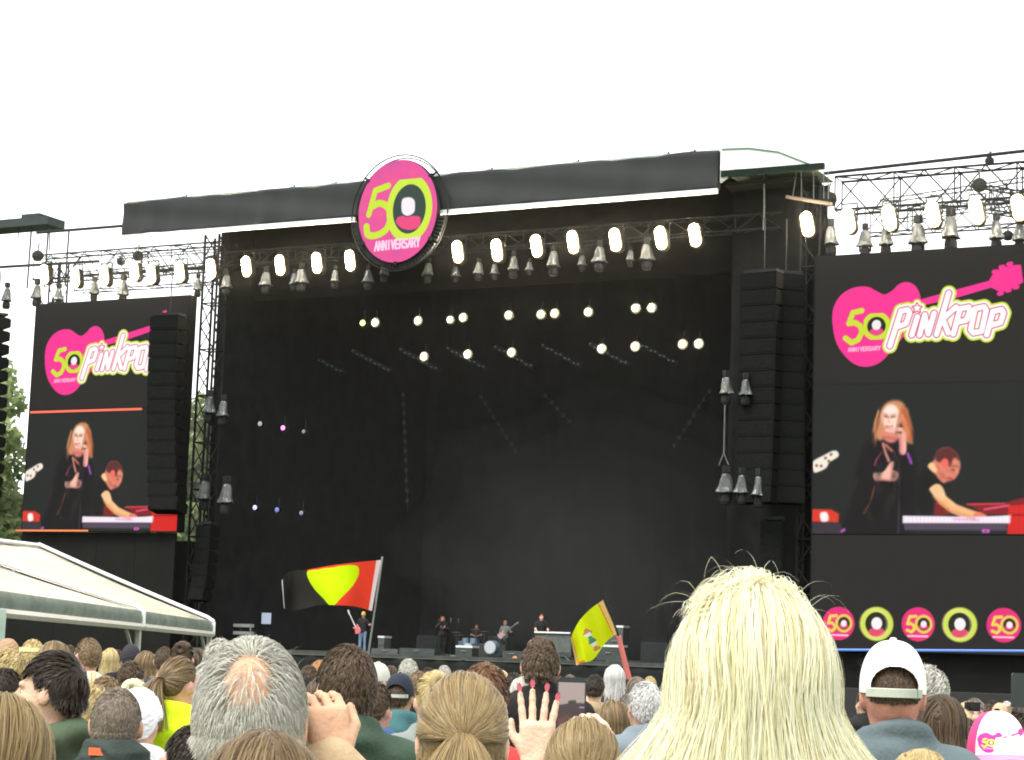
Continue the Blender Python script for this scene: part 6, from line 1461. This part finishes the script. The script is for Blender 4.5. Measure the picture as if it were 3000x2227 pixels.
p = at(440, 1292, 70.6); fl_ = thing('round_lamp', 'dull round lamp hanging at the tower foot above the tent corner', 'stage light', p); obj('lens', MB().lathe([(0, -.05), (.2, -.04), (.24, 0)][::-1], 14, axis='y'), mat('dull_lens', (.25, .36, .32), .3, 0), fl_); obj('housing', MB().lathe([(.25, .0), (.26, .2), (0, .3)][::-1], 12, axis='y').bar((0, .1, .2), (0, .1, .6), .03), darkmetal, fl_); fl_.scale = (.8, 1, 1.5)
p = at(540, 1196, 80); tag(obj('grey_board', MB().box(p+[-.95, 0, -.3], p+[.95, .1, .3]), mat('board_dim', (.075, .085, .075), .8, .1), None, p), 'dim grey board high in the dark wing beside the speaker', 'board')
# ------------------------------------------------------------------ flags
FLM = mat_attr('flag_print', rough=.85, spec=.1, thru=.4)
def flag_mesh(top, bot, Z, paintf, wave, nx=90, ny=50):
    """top and bottom edges as picture curves at distance Z; the cloth swings in depth"""
    top = catmull(top, False, 12); bot = catmull(bot, False, 12); tx = np.linspace(0, 1, nx); px = lambda C, t: np.stack([np.interp(t, np.linspace(0, 1, len(C)), C[:, i]) for i in (0, 1)], -1)
    A, B = px(top, tx), px(bot, tx); V = []; C = []
    for v in np.linspace(0, 1, ny):
        P_ = A*(1-v)+B*v
        for i, (x, y) in enumerate(P_): V.append(atd(x, y, Z+wave(tx[i], v)))
        C += [paintf(tx[i], v, *P_[i]) for i in range(nx)]
    I = np.arange(nx*ny).reshape(ny, nx); q = np.stack([I[:-1, :-1], I[:-1, 1:], I[1:, 1:], I[1:, :-1]], -1).reshape(-1, 4)
    return np.array(V), q, s2l(np.array(C, float)*.86)
def inside(P_, x, y):
    c = False; n = len(P_)
    for i in range(n):
        (x0, y0), (x1, y1) = P_[i], P_[(i+1) % n]
        if (y0 > y) != (y1 > y) and x < (x1-x0)*(y-y0)/(y1-y0)+x0: c = not c
    return c
lens_ = catmull([(668, 1242), (690, 1238), (730, 1232), (765, 1228), (779, 1234), (778, 1252), (764, 1276), (742, 1298), (721, 1318), (702, 1300), (683, 1280), (670, 1258)], n=4).tolist()
def paint1(t, v, x, y):
    if t > .955: return (232, 214, 222)
    if t < .05: return (235, 228, 245)
    if inside(lens_, x, y): return (205, 240, 10)
    return (52, 50, 46) if x < 668+(721-668)*min(1, max(0, (y-1240)/78)) else (240, 70, 52)
V, q, C = flag_mesh([(612, 1262), (622, 1246), (640, 1240), (668, 1238), (720, 1229), (775, 1222), (828, 1217)], [(617, 1322), (625, 1325), (640, 1327), (690, 1316), (722, 1315), (770, 1318), (808, 1328)], 34, paint1,
                    lambda t, v: .45*math.sin(t*5.2+v*1.2)+.12*math.sin(t*11-v*3)-(.25*max(0, .12-t)/.12)+.25*math.sin(v*3.1)*t*(1-t)*4*.4, 240, 100)
fo = atd(818, 1275, 34); F1 = thing('red_yellow_flag', 'black, yellow and red flag on a thin pole', 'flag', (fo[0], fo[1], 0)); fb = np.array([fo[0], fo[1], 0])
link('flag_cloth', mesh_np('flag_cloth', V-fb, quads=q, smooth=True, colors=C), FLM, F1)
pa, pb = atd(831, 1210, 34.02), atd(803, 1402, 34.02); pe = pb+(pb-pa)*.35; obj('pole', MB().bar(pa, pe, .018, 6), mat('pole_grey', (.25, .27, .27), .4, 0, metal=.4), F1, fb)
def paint2(t, v, x, y):
    e = min(t, 1-t); r_ = math.sin(x*.9)*math.sin(y*1.1)
    if e < .13 or v > .93 and t < .3:
        if e > .105: return (226, 120, 30)
        return (236, 214, 150) if r_ > -.2 else (228, 150, 70)
    dx, dy = x-1285, y-1390; a = dx*.5+dy*.86; b = dx*.86-dy*.5
    if abs(b) < 7+3*math.sin(a*.3) and abs(a) < 26:
        return (70, 140, 120) if (int(a/8)+int(b/7)) % 3 == 0 else (225, 232, 215) if (int(a/8)) % 2 else (226, 130, 80)
    return (214, 228, 20)
V, q, C = flag_mesh([(1240, 1388), (1247, 1370), (1262, 1345), (1285, 1322), (1310, 1304)], [(1252, 1446), (1268, 1440), (1290, 1432), (1320, 1392), (1342, 1378)], 30, paint2, lambda t, v: .10*math.sin(t*7+v*2)+.05*math.sin(t*15+v), 100, 80)
fo = atd(1340, 1390, 30); F2 = thing('yellow_flag', 'yellow flag with orange border and small emblem on a reddish pole', 'flag', (fo[0], fo[1], 0)); fb = np.array([fo[0], fo[1], 0])
link('flag_cloth', mesh_np('flag_cloth', V-fb, quads=q, smooth=True, colors=C), FLM, F2)
pa, pb = atd(1312, 1292, 30.03), atd(1344, 1382, 30.03); pc_ = atd(1365, 1470, 30.03); pe = pc_+(pc_-pb)*1.2
obj('pole', MB().bar(pa, pb, .016, 6), darkmetal, F2, fb); obj('pole_sleeve', MB().bar(pb, pe, .038, 8, .06), mat('pole_red', (.50, .13, .12), .6, .1), F2, fb)
for i, (x, Z, f) in enumerate(((803, 34.1, 'thin flag pole'), (1376, 30.1, 'reddish flag pole'))):
    person(x, 1440+i*40, Z, f'person far ahead in dark coat who carries the {f}', 'short', 'brown', 'jacket', ('dk4', (.04, .04, .05)), 0, 'oneup', 'fair', seed=1+i)

for px, w_, h_, lab in ((700, 1.0, 1.1, 'tall dark amplifier in the wing behind the flag'), (925, 1.1, 1.2, 'wide dark amplifier behind the singer'), (1075, .8, 1.3, 'dark amplifier tower between drummer and guitar player'), (1255, 1.2, 1.0, 'dark amplifier at the keyboard end'), (1420, 1.3, 1.2, 'dark cabinet stack by the blonde head side of stage')):
    p = at(px, 1425, 85.5); T = thing('amplifier', lab, 'amplifier', (p[0], 85.5, DZ)); obj('amplifier_cabinet', MB().box((-w_/2, 0, 0), (w_/2, .5, h_*.75)), gm2, T); obj('amplifier_head', MB().box((-w_/2+.05, .05, h_*.75+.01), (w_/2-.05, .45, h_)), darkmetal, T); obj('grille', MB().box((-w_/2+.06, -.012, .08), (w_/2-.06, -.002, h_*.7)), gm, T)
